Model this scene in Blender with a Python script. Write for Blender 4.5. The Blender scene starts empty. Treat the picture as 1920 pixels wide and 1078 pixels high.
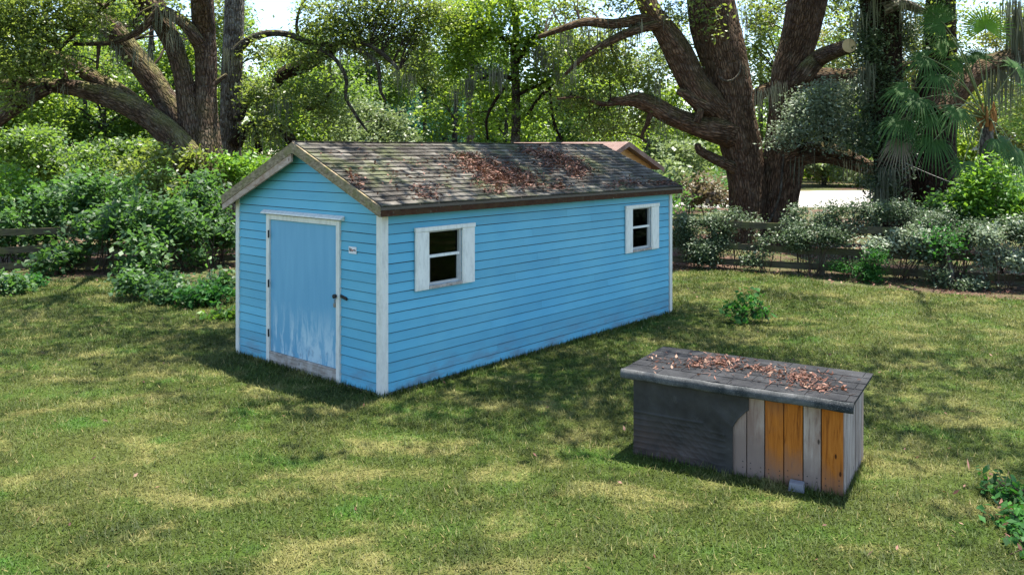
import bpy, math, random
import numpy as np
from mathutils import Vector, Matrix, noise as mnoise

R = math.radians
random.seed(7)
RNG = np.random.default_rng(11)
SC = bpy.context.scene
COL = SC.collection

# ------------------------------------------------------------------ camera, world, sun, exposure
F_PX, V0, CAM_H = 1565.4, 280.35, 2.833
cam_d = bpy.data.cameras.new('camera')
cam = bpy.data.objects.new('camera', cam_d)
COL.objects.link(cam)
cam.location = (0, 0, CAM_H)
cam.rotation_euler = (R(90), 0, 0)
cam_d.sensor_fit = 'HORIZONTAL'
cam_d.sensor_width = 36.0
cam_d.lens = F_PX / 1920 * 36.0
cam_d.shift_y = -(539 - V0) / 1920
cam_d.clip_start = 0.1
cam_d.clip_end = 2000
SC.camera = cam

SUN_EL, SUN_AZ = 79.0, 50.0            # azimuth clockwise from the viewing direction
world = bpy.data.worlds.new('World')
SC.world = world
world.use_nodes = True
wn, wl = world.node_tree.nodes, world.node_tree.links
wn.clear()
wo = wn.new('ShaderNodeOutputWorld'); wb = wn.new('ShaderNodeBackground'); ws = wn.new('ShaderNodeTexSky')
ws.sky_type = 'NISHITA'
ws.sun_disc = False
ws.sun_elevation = R(SUN_EL)
ws.sun_rotation = R(SUN_AZ)
ws.altitude = 0
ws.air_density = 1.0
ws.dust_density = 0.6
ws.ozone_density = 2.0
wb.inputs['Strength'].default_value = 0.115
wh = wn.new('ShaderNodeHueSaturation'); wh.inputs['Saturation'].default_value = 1.0
wl.new(ws.outputs[0], wh.inputs['Color']); wl.new(wh.outputs[0], wb.inputs['Color']); wl.new(wb.outputs[0], wo.inputs['Surface'])

sun_d = bpy.data.lights.new('sun', 'SUN')
sun_d.energy = 4.8
sun_d.angle = R(0.53)
sun_d.color = (1.0, 0.94, 0.84)
sun = bpy.data.objects.new('sun', sun_d)
COL.objects.link(sun)
sv = Vector((math.cos(R(SUN_EL)) * math.sin(R(SUN_AZ)), math.cos(R(SUN_EL)) * math.cos(R(SUN_AZ)), math.sin(R(SUN_EL))))
sun.rotation_euler = sv.to_track_quat('Z', 'Y').to_euler()
sun.location = (0, 0, 40)

SC.view_settings.view_transform = 'Standard'
SC.view_settings.look = 'None'
SC.view_settings.exposure = 1.62
SC.view_settings.gamma = 1.0
SC.view_settings.use_curve_mapping = False
SC.cycles.max_bounces = 7
SC.cycles.transparent_max_bounces = 8
SC.cycles.use_denoising = True


# ------------------------------------------------------------------ helpers
def P(u, v, Y):
    """a point of the place at depth Y seen in direction (u, v) of the photograph"""
    return Vector(((u - 960) / F_PX * Y, Y, CAM_H - (v - V0) / F_PX * Y))


def tag(o, label=None, cat=None, group=None, kind=None):
    if label: o['label'] = label
    if cat: o['category'] = cat
    if group: o['group'] = group
    if kind: o['kind'] = kind
    return o


def thing(name, label, cat, loc=(0, 0, 0), rotz=0.0, group=None):
    o = bpy.data.objects.new(name, None)
    o.empty_display_size = 0.2
    COL.objects.link(o)
    o.location = loc
    o.rotation_euler = (0, 0, rotz)
    return tag(o, label, cat, group)


def link(name, me, mat, parent=None, world=False):
    """world=True: the mesh is in world coordinates and its parent is an unrotated Empty"""
    o = bpy.data.objects.new(name, me)
    COL.objects.link(o)
    if mat and not me.materials: me.materials.append(mat)
    if parent:
        o.parent = parent
        if world:
            off = Vector(parent.location)
            if parent.parent: off = off + Vector(parent.parent.location)
            o.location = -off
    return o


class MB:
    def __init__(s): s.v = []; s.f = []

    def quad8(s, p):     # eight corners: bottom ring 0-3, top ring 4-7
        b = len(s.v); s.v += [tuple(q) for q in p]
        for f in ((3, 2, 1, 0), (4, 5, 6, 7), (0, 1, 5, 4), (1, 2, 6, 5), (2, 3, 7, 6), (3, 0, 4, 7)):
            s.f.append(tuple(b + i for i in f))

    def box(s, x0, x1, y0, y1, z0, z1):
        s.quad8(((x0, y0, z0), (x1, y0, z0), (x1, y1, z0), (x0, y1, z0), (x0, y0, z1), (x1, y0, z1), (x1, y1, z1), (x0, y1, z1)))
        return s

    def prism(s, poly, d):      # poly: 3D points of one face, d: extrusion vector
        b = len(s.v); n = len(poly); d = Vector(d)
        s.v += [tuple(p) for p in poly] + [tuple(Vector(p) + d) for p in poly]
        s.f.append(tuple(range(b, b + n))); s.f.append(tuple(range(b + 2 * n - 1, b + n - 1, -1)))
        for i in range(n):
            j = (i + 1) % n
            s.f.append((b + j, b + i, b + n + i, b + n + j))
        return s

    def disc(s, c, ax, r, h, n=12):
        ax = Vector(ax).normalized(); t = ax.orthogonal().normalized(); w = ax.cross(t)
        poly = [Vector(c) + (t * math.cos(2 * math.pi * i / n) + w * math.sin(2 * math.pi * i / n)) * r for i in range(n)]
        return s.prism(poly, -ax * -h)

    def mesh(s, name):
        me = bpy.data.meshes.new(name)
        me.from_pydata(s.v, [], s.f)
        me.validate()
        import bmesh
        bm = bmesh.new(); bm.from_mesh(me)
        bmesh.ops.recalc_face_normals(bm, faces=bm.faces)
        bm.to_mesh(me); bm.free()
        return me

    def build(s, name, mat, parent=None, bevel=0.0, label=None):
        o = link(name, s.mesh(name), mat, parent)
        if bevel:
            m = o.modifiers.new('bevel', 'BEVEL'); m.width = bevel; m.segments = 2; m.limit_method = 'ANGLE'
        if label: o['label'] = label
        return o


def np_mesh(name, verts, faces, attrs=None, smooth=False):
    """verts (n,3), faces (m,k) numpy, attrs {name: (domain, array)}"""
    me = bpy.data.meshes.new(name)
    verts = np.ascontiguousarray(verts, dtype=np.float32); faces = np.ascontiguousarray(faces, dtype=np.int32)
    m, k = faces.shape
    me.vertices.add(len(verts)); me.vertices.foreach_set('co', verts.ravel())
    me.loops.add(m * k); me.loops.foreach_set('vertex_index', faces.ravel())
    me.polygons.add(m)
    me.polygons.foreach_set('loop_start', np.arange(0, m * k, k, dtype=np.int32))
    me.polygons.foreach_set('loop_total', np.full(m, k, dtype=np.int32))
    if smooth: me.polygons.foreach_set('use_smooth', np.ones(m, dtype=bool))
    for an, (dom, arr) in (attrs or {}).items():
        arr = np.asarray(arr, dtype=np.float32)
        if arr.ndim == 1:
            a = me.attributes.new(an, 'FLOAT', dom); a.data.foreach_set('value', arr)
        else:
            a = me.attributes.new(an, 'FLOAT_VECTOR', dom); a.data.foreach_set('vector', arr.ravel())
    me.update(calc_edges=True)
    return me


# ------------------------------------------------------------------ materials
def newmat(name):
    m = bpy.data.materials.new(name); m.use_nodes = True
    nt = m.node_tree; nt.nodes.clear()
    return m, nt


class N:
    def __init__(s, name):
        s.m, s.t = newmat(name)
        s.out = s.n('ShaderNodeOutputMaterial')

    def n(s, typ, **kw):
        x = s.t.nodes.new(typ)
        for k, v in kw.items():
            if k.startswith('i_'):
                key = k[2:].replace('_', ' ')
                x.inputs[key].default_value = v
            else: setattr(x, k, v)
        return x

    def l(s, a, b): s.t.links.new(a, b)

    def coord(s, kind='Object', scale=(1, 1, 1), rot=(0, 0, 0)):
        c = s.n('ShaderNodeTexCoord'); mp = s.n('ShaderNodeMapping')
        mp.inputs['Scale'].default_value = scale; mp.inputs['Rotation'].default_value = rot
        s.l(c.outputs[kind], mp.inputs['Vector']); return mp.outputs[0]

    def world(s, scale=(1, 1, 1)):
        c = s.n('ShaderNodeNewGeometry'); mp = s.n('ShaderNodeMapping'); mp.inputs['Scale'].default_value = scale
        s.l(c.outputs['Position'], mp.inputs['Vector']); return mp.outputs[0]

    def attr(s, name, vec=False):
        a = s.n('ShaderNodeAttribute', attribute_name=name)
        return a.outputs['Vector'] if vec else a.outputs['Fac']

    def noise(s, vec, scale=5, detail=6, rough=0.6, dist=0.0):
        x = s.n('ShaderNodeTexNoise'); x.inputs['Scale'].default_value = scale; x.inputs['Detail'].default_value = detail
        x.inputs['Roughness'].default_value = rough; x.inputs['Distortion'].default_value = dist
        if vec is not None: s.l(vec, x.inputs['Vector'])
        return x.outputs['Fac']

    def ramp(s, fac, stops, interp='LINEAR'):
        x = s.n('ShaderNodeValToRGB'); cr = x.color_ramp; cr.interpolation = interp
        while len(cr.elements) < len(stops): cr.elements.new(0.5)
        for e, (p, c) in zip(cr.elements, stops):
            e.position = p; e.color = (*c, 1) if len(c) == 3 else c
        s.l(fac, x.inputs['Fac']); return x.outputs['Color']

    def val(s, fac, a, b):      # smooth 0..1 mask between a and b
        x = s.n('ShaderNodeMapRange'); x.inputs['From Min'].default_value = a; x.inputs['From Max'].default_value = b
        s.l(fac, x.inputs['Value']); return x.outputs['Result']

    def mix(s, fac, a, b, mode='MIX'):
        x = s.n('ShaderNodeMix', data_type='RGBA', blend_type=mode)
        if isinstance(fac, (int, float)): x.inputs['Factor'].default_value = fac
        else: s.l(fac, x.inputs['Factor'])
        for key, q in (('A', a), ('B', b)):
            sock = [i for i in x.inputs if i.name == key and i.type == 'RGBA'][0]
            if isinstance(q, tuple): sock.default_value = (*q, 1)
            else: s.l(q, sock)
        return [o for o in x.outputs if o.type == 'RGBA'][0]

    def math(s, op, a, b=None):
        x = s.n('ShaderNodeMath', operation=op)
        for i, q in enumerate((a, b)):
            if q is None: continue
            if isinstance(q, (int, float)): x.inputs[i].default_value = q
            else: s.l(q, x.inputs[i])
        return x.outputs[0]

    def bump(s, h, strength=0.3, dist=0.02, normal=None):
        x = s.n('ShaderNodeBump'); x.inputs['Strength'].default_value = strength; x.inputs['Distance'].default_value = dist
        s.l(h, x.inputs['Height'])
        if normal is not None: s.l(normal, x.inputs['Normal'])
        return x.outputs[0]

    def principled(s, color, rough=0.7, spec=0.3, normal=None, metal=0.0):
        x = s.n('ShaderNodeBsdfPrincipled')
        if isinstance(color, tuple): x.inputs['Base Color'].default_value = (*color, 1)
        else: s.l(color, x.inputs['Base Color'])
        if isinstance(rough, (int, float)): x.inputs['Roughness'].default_value = rough
        else: s.l(rough, x.inputs['Roughness'])
        x.inputs['Specular IOR Level'].default_value = spec
        x.inputs['Metallic'].default_value = metal
        if normal is not None: s.l(normal, x.inputs['Normal'])
        return x

    def done(s, shader):
        s.l(shader.outputs[0], s.out.inputs['Surface']); return s.m


def leafmat(name, stops, trans, tfac=0.35, rough=0.42, spec=0.45):
    m = N(name)
    t = m.attr('tint')
    c = m.ramp(t, stops)
    p = m.principled(c, rough, spec)
    tr = m.n('ShaderNodeBsdfTranslucent')
    tc = m.mix(t, tuple(x * 0.6 for x in trans), trans)
    m.l(tc, tr.inputs['Color'])
    mx = m.n('ShaderNodeMixShader'); mx.inputs[0].default_value = tfac
    m.l(p.outputs[0], mx.inputs[1]); m.l(tr.outputs[0], mx.inputs[2])
    return m.done(mx)


LEAF = {
    'oak': leafmat('oak_leaf', [(0, (.045, .065, .02)), (.5, (.095, .135, .036)), (1, (.24, .27, .10))], (.38, .50, .07), .42),
    'mid': leafmat('mid_leaf', [(0, (.03, .055, .015)), (.5, (.07, .125, .03)), (1, (.13, .21, .05))], (.32, .52, .06), .42),
    'bright': leafmat('bright_leaf', [(0, (.04, .08, .012)), (.5, (.10, .18, .024)), (1, (.18, .28, .04))], (.42, .60, .05), .45),
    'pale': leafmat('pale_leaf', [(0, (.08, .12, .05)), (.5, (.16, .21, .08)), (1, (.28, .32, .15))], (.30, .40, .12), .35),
    'teal': leafmat('haze_teal_leaf', [(0, (.03, .09, .06)), (.5, (.06, .16, .11)), (1, (.12, .25, .17))], (.12, .36, .20), .35),  # blue cast of distance haze put into the leaf colour
    'yellow': leafmat('yellow_leaf', [(0, (.08, .09, .02)), (.5, (.15, .16, .03)), (1, (.24, .22, .06))], (.42, .42, .06), .4),
    'shrub': leafmat('shrub_leaf', [(0, (.012, .034, .012)), (.45, (.04, .092, .032)), (.8, (.075, .145, .05)), (1, (.17, .25, .12))], (.18, .40, .06), .34, .5, .35),
    'hedge': leafmat('hedge_leaf', [(0, (.02, .042, .018)), (.48, (.065, .105, .048)), (.75, (.14, .185, .11)), (1, (.34, .38, .29))], (.14, .22, .09), .26, .48, .4),  # dark hollows and pale glossy highlights put into the tint ramp
    'sage': leafmat('sage_leaf', [(0, (.06, .095, .05)), (.5, (.19, .245, .155)), (1, (.44, .48, .38))], (.24, .32, .16), .28, .5, .35),
    'lime': leafmat('lime_leaf', [(0, (.06, .13, .02)), (.5, (.10, .22, .025)), (1, (.17, .32, .04))], (.30, .55, .04), .4),
    'weed': leafmat('weed_leaf', [(0, (.015, .05, .014)), (.5, (.03, .11, .022)), (1, (.06, .19, .03))], (.08, .28, .03), .3, .6, .2),
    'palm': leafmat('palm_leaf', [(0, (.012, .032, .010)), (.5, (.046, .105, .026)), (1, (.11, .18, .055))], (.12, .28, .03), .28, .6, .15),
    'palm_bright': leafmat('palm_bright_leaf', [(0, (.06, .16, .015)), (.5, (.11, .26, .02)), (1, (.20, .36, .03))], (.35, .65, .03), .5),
    'palm_dry': leafmat('palm_dry_leaf', [(0, (.06, .055, .025)), (.5, (.13, .105, .055)), (1, (.24, .19, .12))], (.22, .18, .08), .25),
    'brown': leafmat('dry_shrub_leaf', [(0, (.09, .06, .04)), (.5, (.17, .13, .08)), (1, (.28, .24, .14))], (.24, .2, .1), .3),
    'moss': leafmat('spanish_moss', [(0, (.08, .09, .06)), (.5, (.15, .16, .115)), (1, (.24, .25, .19))], (.18, .20, .13), .35, .9, .1),
    'litter': leafmat('fallen_leaf', [(0, (.04, .018, .012)), (.35, (.11, .05, .034)), (.75, (.21, .095, .066)), (1, (.33, .21, .145))], (.2, .1, .05), .12, .6, .25),
}


def bark(name, dark, mid, light, moss=(.10, .11, .03), moss_amt=0.5, lichen=0.0):
    m = N(name)
    v = m.attr('bark', True)
    fine = m.noise(v, 7.0, 8, .68, .6)
    mp = m.n('ShaderNodeTexVoronoi', feature='DISTANCE_TO_EDGE'); mp.inputs['Scale'].default_value = 15.0; m.l(v, mp.inputs['Vector'])
    crack = m.val(mp.outputs['Distance'], 0.0, 0.22)
    c = m.ramp(fine, [(.28, dark), (.52, mid), (.78, light)])
    c = m.mix(m.math('MULTIPLY', m.math('SUBTRACT', 1.0, crack), .6), c, tuple(x * .35 for x in dark))
    w = m.world((1, 1, 1))
    big = m.noise(w, 1.6, 5, .6)
    c = m.mix(m.math('MULTIPLY', m.val(m.noise(w, 2.7, 7, .7), .50, .66), .7), c, tuple(x * .55 for x in dark))
    c = m.mix(m.math('MULTIPLY', m.val(m.noise(w, 3.4, 7, .7), .54, .68), .5), c, light)
    g = m.n('ShaderNodeNewGeometry'); sx = m.n('ShaderNodeSeparateXYZ'); m.l(g.outputs['Normal'], sx.inputs[0])
    up = m.val(sx.outputs['Z'], 0.0, .65)
    mk = m.math('MULTIPLY', m.math('MULTIPLY', up, m.val(big, .38, .6)), moss_amt)
    c = m.mix(mk, c, moss)
    if lichen:
        li = m.math('MULTIPLY', m.val(m.noise(w, 4.5, 7, .7), .5, .62), lichen)
        c = m.mix(li, c, (.33, .33, .28))
    h = m.math('ADD', m.math('MULTIPLY', crack, .8), fine)
    return m.done(m.principled(c, .92, .12, m.bump(h, 1.0, .07)))


BARK = {
    'oak': bark('oak_bark', (.06, .034, .022), (.145, .087, .056), (.25, .17, .115), lichen=.10),
    'left': bark('left_oak_bark', (.055, .033, .023), (.125, .08, .057), (.22, .16, .12), (.16, .16, .055), .85, .15),
    'grey': bark('grey_bark', (.07, .055, .042), (.18, .15, .12), (.33, .30, .25), moss_amt=.2, lichen=.55),
    'thin': bark('thin_bark', (.035, .028, .022), (.09, .075, .058), (.18, .16, .13), moss_amt=.3, lichen=.3),
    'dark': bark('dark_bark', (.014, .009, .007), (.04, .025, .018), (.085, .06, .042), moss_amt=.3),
}


def lawn_color(m):
    w = m.world((1, 1, 1))
    ws_ = m.world((.75, 1.25, 1))
    straw = m.noise(ws_, 1.35, 7, .66, .5)
    green = m.noise(m.world((1, 1.2, 1)), 1.25, 5, .6, .3)
    fine = m.noise(w, 26, 4, .7)
    c = m.ramp(green, [(.28, (.036, .056, .011)), (.45, (.060, .084, .015)), (.6, (.060, .102, .015)), (.72, (.052, .14, .017))])
    k = m.val(straw, .51, .62)
    k2 = m.math('MULTIPLY', k, m.val(fine, .25, .65))
    c = m.mix(k2, c, (.25, .23, .082))
    k3 = m.math('MULTIPLY', m.val(m.noise(w, .33, 4, .55), .52, .66), .35)
    c = m.mix(k3, c, (.16, .16, .05))
    return c, fine


def mat_lawn():
    m = N('lawn_turf'); c, fine = lawn_color(m)
    c = m.mix(1.0, c, m.ramp(m.noise(m.world(), 60, 4, .7), [(.3, (.45, .45, .45)), (.7, (1.05, 1.05, 1.05))]), 'MULTIPLY')
    return m.done(m.principled(c, .95, .1, m.bump(m.noise(m.world(), 40, 5, .7), .7, .04)))


def mat_grass():
    m = N('grass_blades'); c, fine = lawn_color(m)
    t = m.attr('tint')
    c = m.mix(m.val(t, .72, .95), c, (.22, .19, .08))
    c = m.mix(1.0, c, m.ramp(t, [(0, (.62, .62, .62)), (.5, (1.05, 1.05, 1.0)), (.7, (1.35, 1.35, 1.25)), (1, (1.25, 1.2, 1.15))]), 'MULTIPLY')
    p = m.principled(c, .6, .25); tr = m.n('ShaderNodeBsdfTranslucent'); m.l(c, tr.inputs['Color'])
    mx = m.n('ShaderNodeMixShader'); mx.inputs[0].default_value = .3
    m.l(p.outputs[0], mx.inputs[1]); m.l(tr.outputs[0], mx.inputs[2])
    return m.done(mx)


def mat_ground():
    m = N('forest_floor')
    w = m.world()
    c = m.ramp(m.noise(w, 9, 8, .72), [(.3, (.035, .022, .016)), (.5, (.10, .062, .045)), (.7, (.20, .13, .10))])
    g = m.val(m.noise(w, .35, 5, .6), .42, .55)
    c = m.mix(m.math('MULTIPLY', g, .75), c, (.07, .10, .03))
    return m.done(m.principled(c, .95, .1, m.bump(m.noise(w, 22, 6, .7), .8, .05)))


def mat_road():
    m = N('pale_sand')
    w = m.world()
    c = m.ramp(m.noise(w, .7, 8, .7), [(.3, (.30, .275, .25)), (.7, (.46, .43, .40))])
    return m.done(m.principled(c, .95, .1, m.bump(m.noise(w, 12, 5, .7), .4, .02)))


def mat_paint(name, base, faded, chips=.5, streak=True):
    m = N(name)
    o = m.coord('Object')
    oi = m.n('ShaderNodeObjectInfo')
    st = m.noise(m.coord('Object', (1.5, 1.5, 9)), 2.2, 6, .65)
    c = m.mix(m.val(m.noise(o, .9, 5, .6), .3, .7), base, faded)
    c = m.mix(m.math('MULTIPLY', m.val(st, .5, .8), .30), c, tuple(x * .72 for x in base))
    v = m.n('ShaderNodeMapRange'); v.inputs['To Min'].default_value = .90; v.inputs['To Max'].default_value = 1.07
    m.l(oi.outputs['Random'], v.inputs['Value'])
    cb = m.n('ShaderNodeCombineColor'); [m.l(v.outputs[0], cb.inputs[i]) for i in range(3)]
    c = m.mix(1.0, c, cb.outputs[0], 'MULTIPLY')
    ck = m.math('MULTIPLY', m.val(m.noise(m.coord('Object', (3, 3, 7)), 9, 8, .75), .68, .72), chips)
    c = m.mix(ck, c, (.16, .19, .20))
    # splashed soil along the lowest boards
    s = m.n('ShaderNodeSeparateXYZ'); m.l(o, s.inputs[0])
    low = m.math('MULTIPLY', m.math('SUBTRACT', 1.0, m.val(s.outputs['Z'], .05, .42)), m.val(m.noise(m.coord('Object', (1.2, 1.2, 5)), 1.7, 6, .7), .44, .62))
    c = m.mix(m.math('MULTIPLY', low, .75), c, (.15, .20, .25))
    return m.done(m.principled(c, .55, .35, m.bump(m.noise(m.coord('Object', (6, 6, 30)), 6, 5, .7), .12, .004)))


def mat_door():
    m = N('door_paint')
    o = m.coord('Object')
    c = m.mix(m.val(m.noise(m.coord('Object', (6, 1, .8)), 1.5, 5, .6), .3, .72), (.118, .335, .505), (.155, .395, .555))
    s = m.n('ShaderNodeSeparateXYZ'); m.l(o, s.inputs[0])
    z = s.outputs['Z']
    st = m.noise(m.coord('Object', (3.4, 1, .7)), 2.2, 7, .62, .5)
    rag = m.noise(m.coord('Object', (3, 1, 2)), 2.0, 6, .7)
    hgt = m.math('SUBTRACT', 1.0, m.val(m.math('ADD', z, m.math('MULTIPLY', rag, .5)), .70, 1.15))
    pk = m.math('MULTIPLY', m.val(st, .46, .53), hgt)
    pk = m.math('MULTIPLY', pk, m.val(rag, .30, .55))
    c = m.mix(m.math('MULTIPLY', pk, .85), c, (.50, .66, .72))
    gk = m.math('MULTIPLY', m.val(m.noise(m.coord('Object', (5, 1, 2.2)), 2.4, 6, .7), .57, .62), m.math('SUBTRACT', 1.0, m.val(z, .22, .52)))
    c = m.mix(m.math('MULTIPLY', gk, .7), c, (.18, .26, .36))
    ch = m.val(m.noise(o, 7, 4, .6), .765, .775)
    c = m.mix(ch, c, (.06, .10, .16))
    return m.done(m.principled(c, .5, .4, m.bump(st, .06, .004)))


def mat_white(name='white_trim', dirt=.3, base=(.72, .70, .63)):
    m = N(name)
    o = m.coord('Object')
    c = m.mix(m.val(m.noise(m.coord('Object', (5, 5, 1.4)), 4, 7, .7), .45, .75), base, tuple(x * .72 for x in base))
    k = m.math('MULTIPLY', m.val(m.noise(m.coord('Object', (7, 7, 2)), 5, 8, .75), .60, .68), dirt)
    c = m.mix(k, c, (.20, .16, .12))
    return m.done(m.principled(c, .55, .35, m.bump(m.noise(m.coord('Object', (12, 12, 2)), 5, 5, .7), .12, .004)))


def mat_wood(name, a, b, cdark, axis=(9, 9, .8), blot=(.1, .08, .07), blot_amt=.5, blot_scale=1.6, foot=None, foot_lo=.45):
    m = N(name)
    oi = m.n('ShaderNodeObjectInfo')
    co = m.coord('Object', axis)
    ad = m.n('ShaderNodeVectorMath', operation='ADD'); m.l(co, ad.inputs[0])
    mul = m.n('ShaderNodeMath', operation='MULTIPLY'); mul.inputs[1].default_value = 37.0; m.l(oi.outputs['Random'], mul.inputs[0])
    m.l(mul.outputs[0], ad.inputs[1])
    g = m.noise(ad.outputs[0], 3.2, 7, .65, .9)
    c = m.ramp(g, [(.28, cdark), (.45, a), (.7, b)])
    ad2 = m.n('ShaderNodeVectorMath', operation='ADD'); m.l(m.coord('Object', (2.4, 2.4, 1)), ad2.inputs[0]); m.l(mul.outputs[0], ad2.inputs[1])
    k = m.math('MULTIPLY', m.val(m.noise(ad2.outputs[0], blot_scale, 5, .6), .46, .62), blot_amt)
    c = m.mix(k, c, blot)
    if foot:      # weathered towards the foot of the plank, at a different height on each
        sp = m.n('ShaderNodeSeparateXYZ'); m.l(m.coord('Object'), sp.inputs[0])
        hz = m.math('ADD', sp.outputs['Z'], m.math('MULTIPLY', m.noise(ad2.outputs[0], 1.4, 6, .65), .7))
        hz = m.math('SUBTRACT', hz, m.math('MULTIPLY', oi.outputs['Random'], .25))
        c = m.mix(m.math('MULTIPLY', m.math('SUBTRACT', 1.0, m.val(hz, foot_lo, foot_lo + .27)), .85), c, m.mix(g, foot, tuple(x * .55 for x in foot)))
    kn = m.n('ShaderNodeTexVoronoi', feature='F1'); kn.inputs['Scale'].default_value = 3.1; m.l(ad2.outputs[0], kn.inputs['Vector'])
    c = m.mix(m.math('SUBTRACT', 1.0, m.val(kn.outputs['Distance'], .05, .085)), c, tuple(x * .5 for x in cdark))
    return m.done(m.principled(c, .8, .2, m.bump(g, .3, .01)))


def mat_shingle():
    m = N('asphalt_shingle')
    oi = m.n('ShaderNodeObjectInfo')
    w = m.world()
    t = m.attr('tint')
    r = m.math('FRACT', m.math('ADD', oi.outputs['Random'], t))
    c = m.ramp(r, [(0, (.045, .04, .034)), (.5, (.09, .083, .07)), (1, (.165, .152, .13))])
    c = m.mix(m.math('MULTIPLY', m.val(m.noise(w, 2.3, 6, .65), .46, .58), .75), c, (.024, .02, .016))
    c = m.mix(m.math('MULTIPLY', m.val(m.noise(w, 1.3, 6, .7), .50, .64), .6), c, (.085, .105, .032))
    c = m.mix(m.val(m.noise(w, 70, 3, .8), .55, .75), c, (.19, .185, .175))
    return m.done(m.principled(c, .95, .12, m.bump(m.noise(w, 120, 3, .8), .5, .006)))


def mat_mossy(name, base, dark, amt=.6, moss=(.12, .13, .035)):
    m = N(name)
    w = m.coord('Object')
    c = m.mix(m.val(m.noise(m.coord('Object', (4, 4, 9)), 4, 7, .7), .35, .65), base, dark)
    c = m.mix(m.math('MULTIPLY', m.val(m.noise(w, 7, 7, .72), .46, .6), amt), c, moss)
    c = m.mix(m.math('MULTIPLY', m.val(m.noise(w, 19, 6, .75), .60, .68), .55), c, (.30, .30, .22))
    return m.done(m.principled(c, .9, .15, m.bump(m.noise(w, 25, 6, .7), .4, .01)))


def mat_felt(name, base, worn):
    m = N(name)
    w = m.coord('Object')
    c = m.mix(m.val(m.noise(w, 3.0, 7, .7), .42, .68), base, worn)
    c = m.mix(m.val(m.noise(w, 160, 2, .8), .58, .75), c, tuple(min(1, x * 1.9 + .02) for x in worn))
    return m.done(m.principled(c, .9, .2, m.bump(m.noise(w, 130, 3, .8), .5, .004)))


def mat_tarp():
    m = N('black_sheet')
    o = m.coord('Object')
    c = m.mix(m.val(m.noise(o, 3.3, 7, .68), .35, .7), (.016, .015, .015), (.05, .048, .047))
    s = m.n('ShaderNodeSeparateXYZ'); m.l(o, s.inputs[0])
    lo = m.math('MULTIPLY', m.math('SUBTRACT', 1.0, m.val(s.outputs['Z'], .02, .42)), m.math('SUBTRACT', 1.0, m.val(s.outputs['X'], .1, .85)))
    lo = m.math('MULTIPLY', lo, m.val(m.noise(o, 3.0, 6, .7), .35, .6))
    c = m.mix(m.math('MULTIPLY', lo, .9), c, (.10, .055, .042))
    c = m.mix(m.math('MULTIPLY', m.val(m.noise(m.coord('Object', (1, 1, .7)), 7, 8, .75), .60, .72), .35), c, (.14, .135, .13))
    return m.done(m.principled(c, .6, .35, m.bump(m.noise(o, 16, 6, .7), .25, .01)))


def mat_simple(name, col, rough=.6, spec=.3, metal=0.0, nz=.3, sc=12):
    m = N(name)
    o = m.coord('Object')
    c = m.mix(m.math('MULTIPLY', m.val(m.noise(o, sc, 6, .7), .4, .7), nz), col, tuple(x * .45 for x in col))
    return m.done(m.principled(c, rough, spec, m.bump(m.noise(o, sc * 3, 4, .7), .15, .004), metal))


def mat_glass():
    m = N('window_glass')
    tr = m.n('ShaderNodeBsdfTransparent'); tr.inputs[0].default_value = (.38, .41, .40, 1)
    gl = m.n('ShaderNodeBsdfGlossy'); gl.inputs['Roughness'].default_value = .02
    gl.inputs['Color'].default_value = (.8, .85, .85, 1)
    fr = m.n('ShaderNodeFresnel'); fr.inputs[0].default_value = 1.2
    mx = m.n('ShaderNodeMixShader'); m.l(fr.outputs[0], mx.inputs[0]); m.l(tr.outputs[0], mx.inputs[1]); m.l(gl.outputs[0], mx.inputs[2])
    return m.done(mx)


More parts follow.
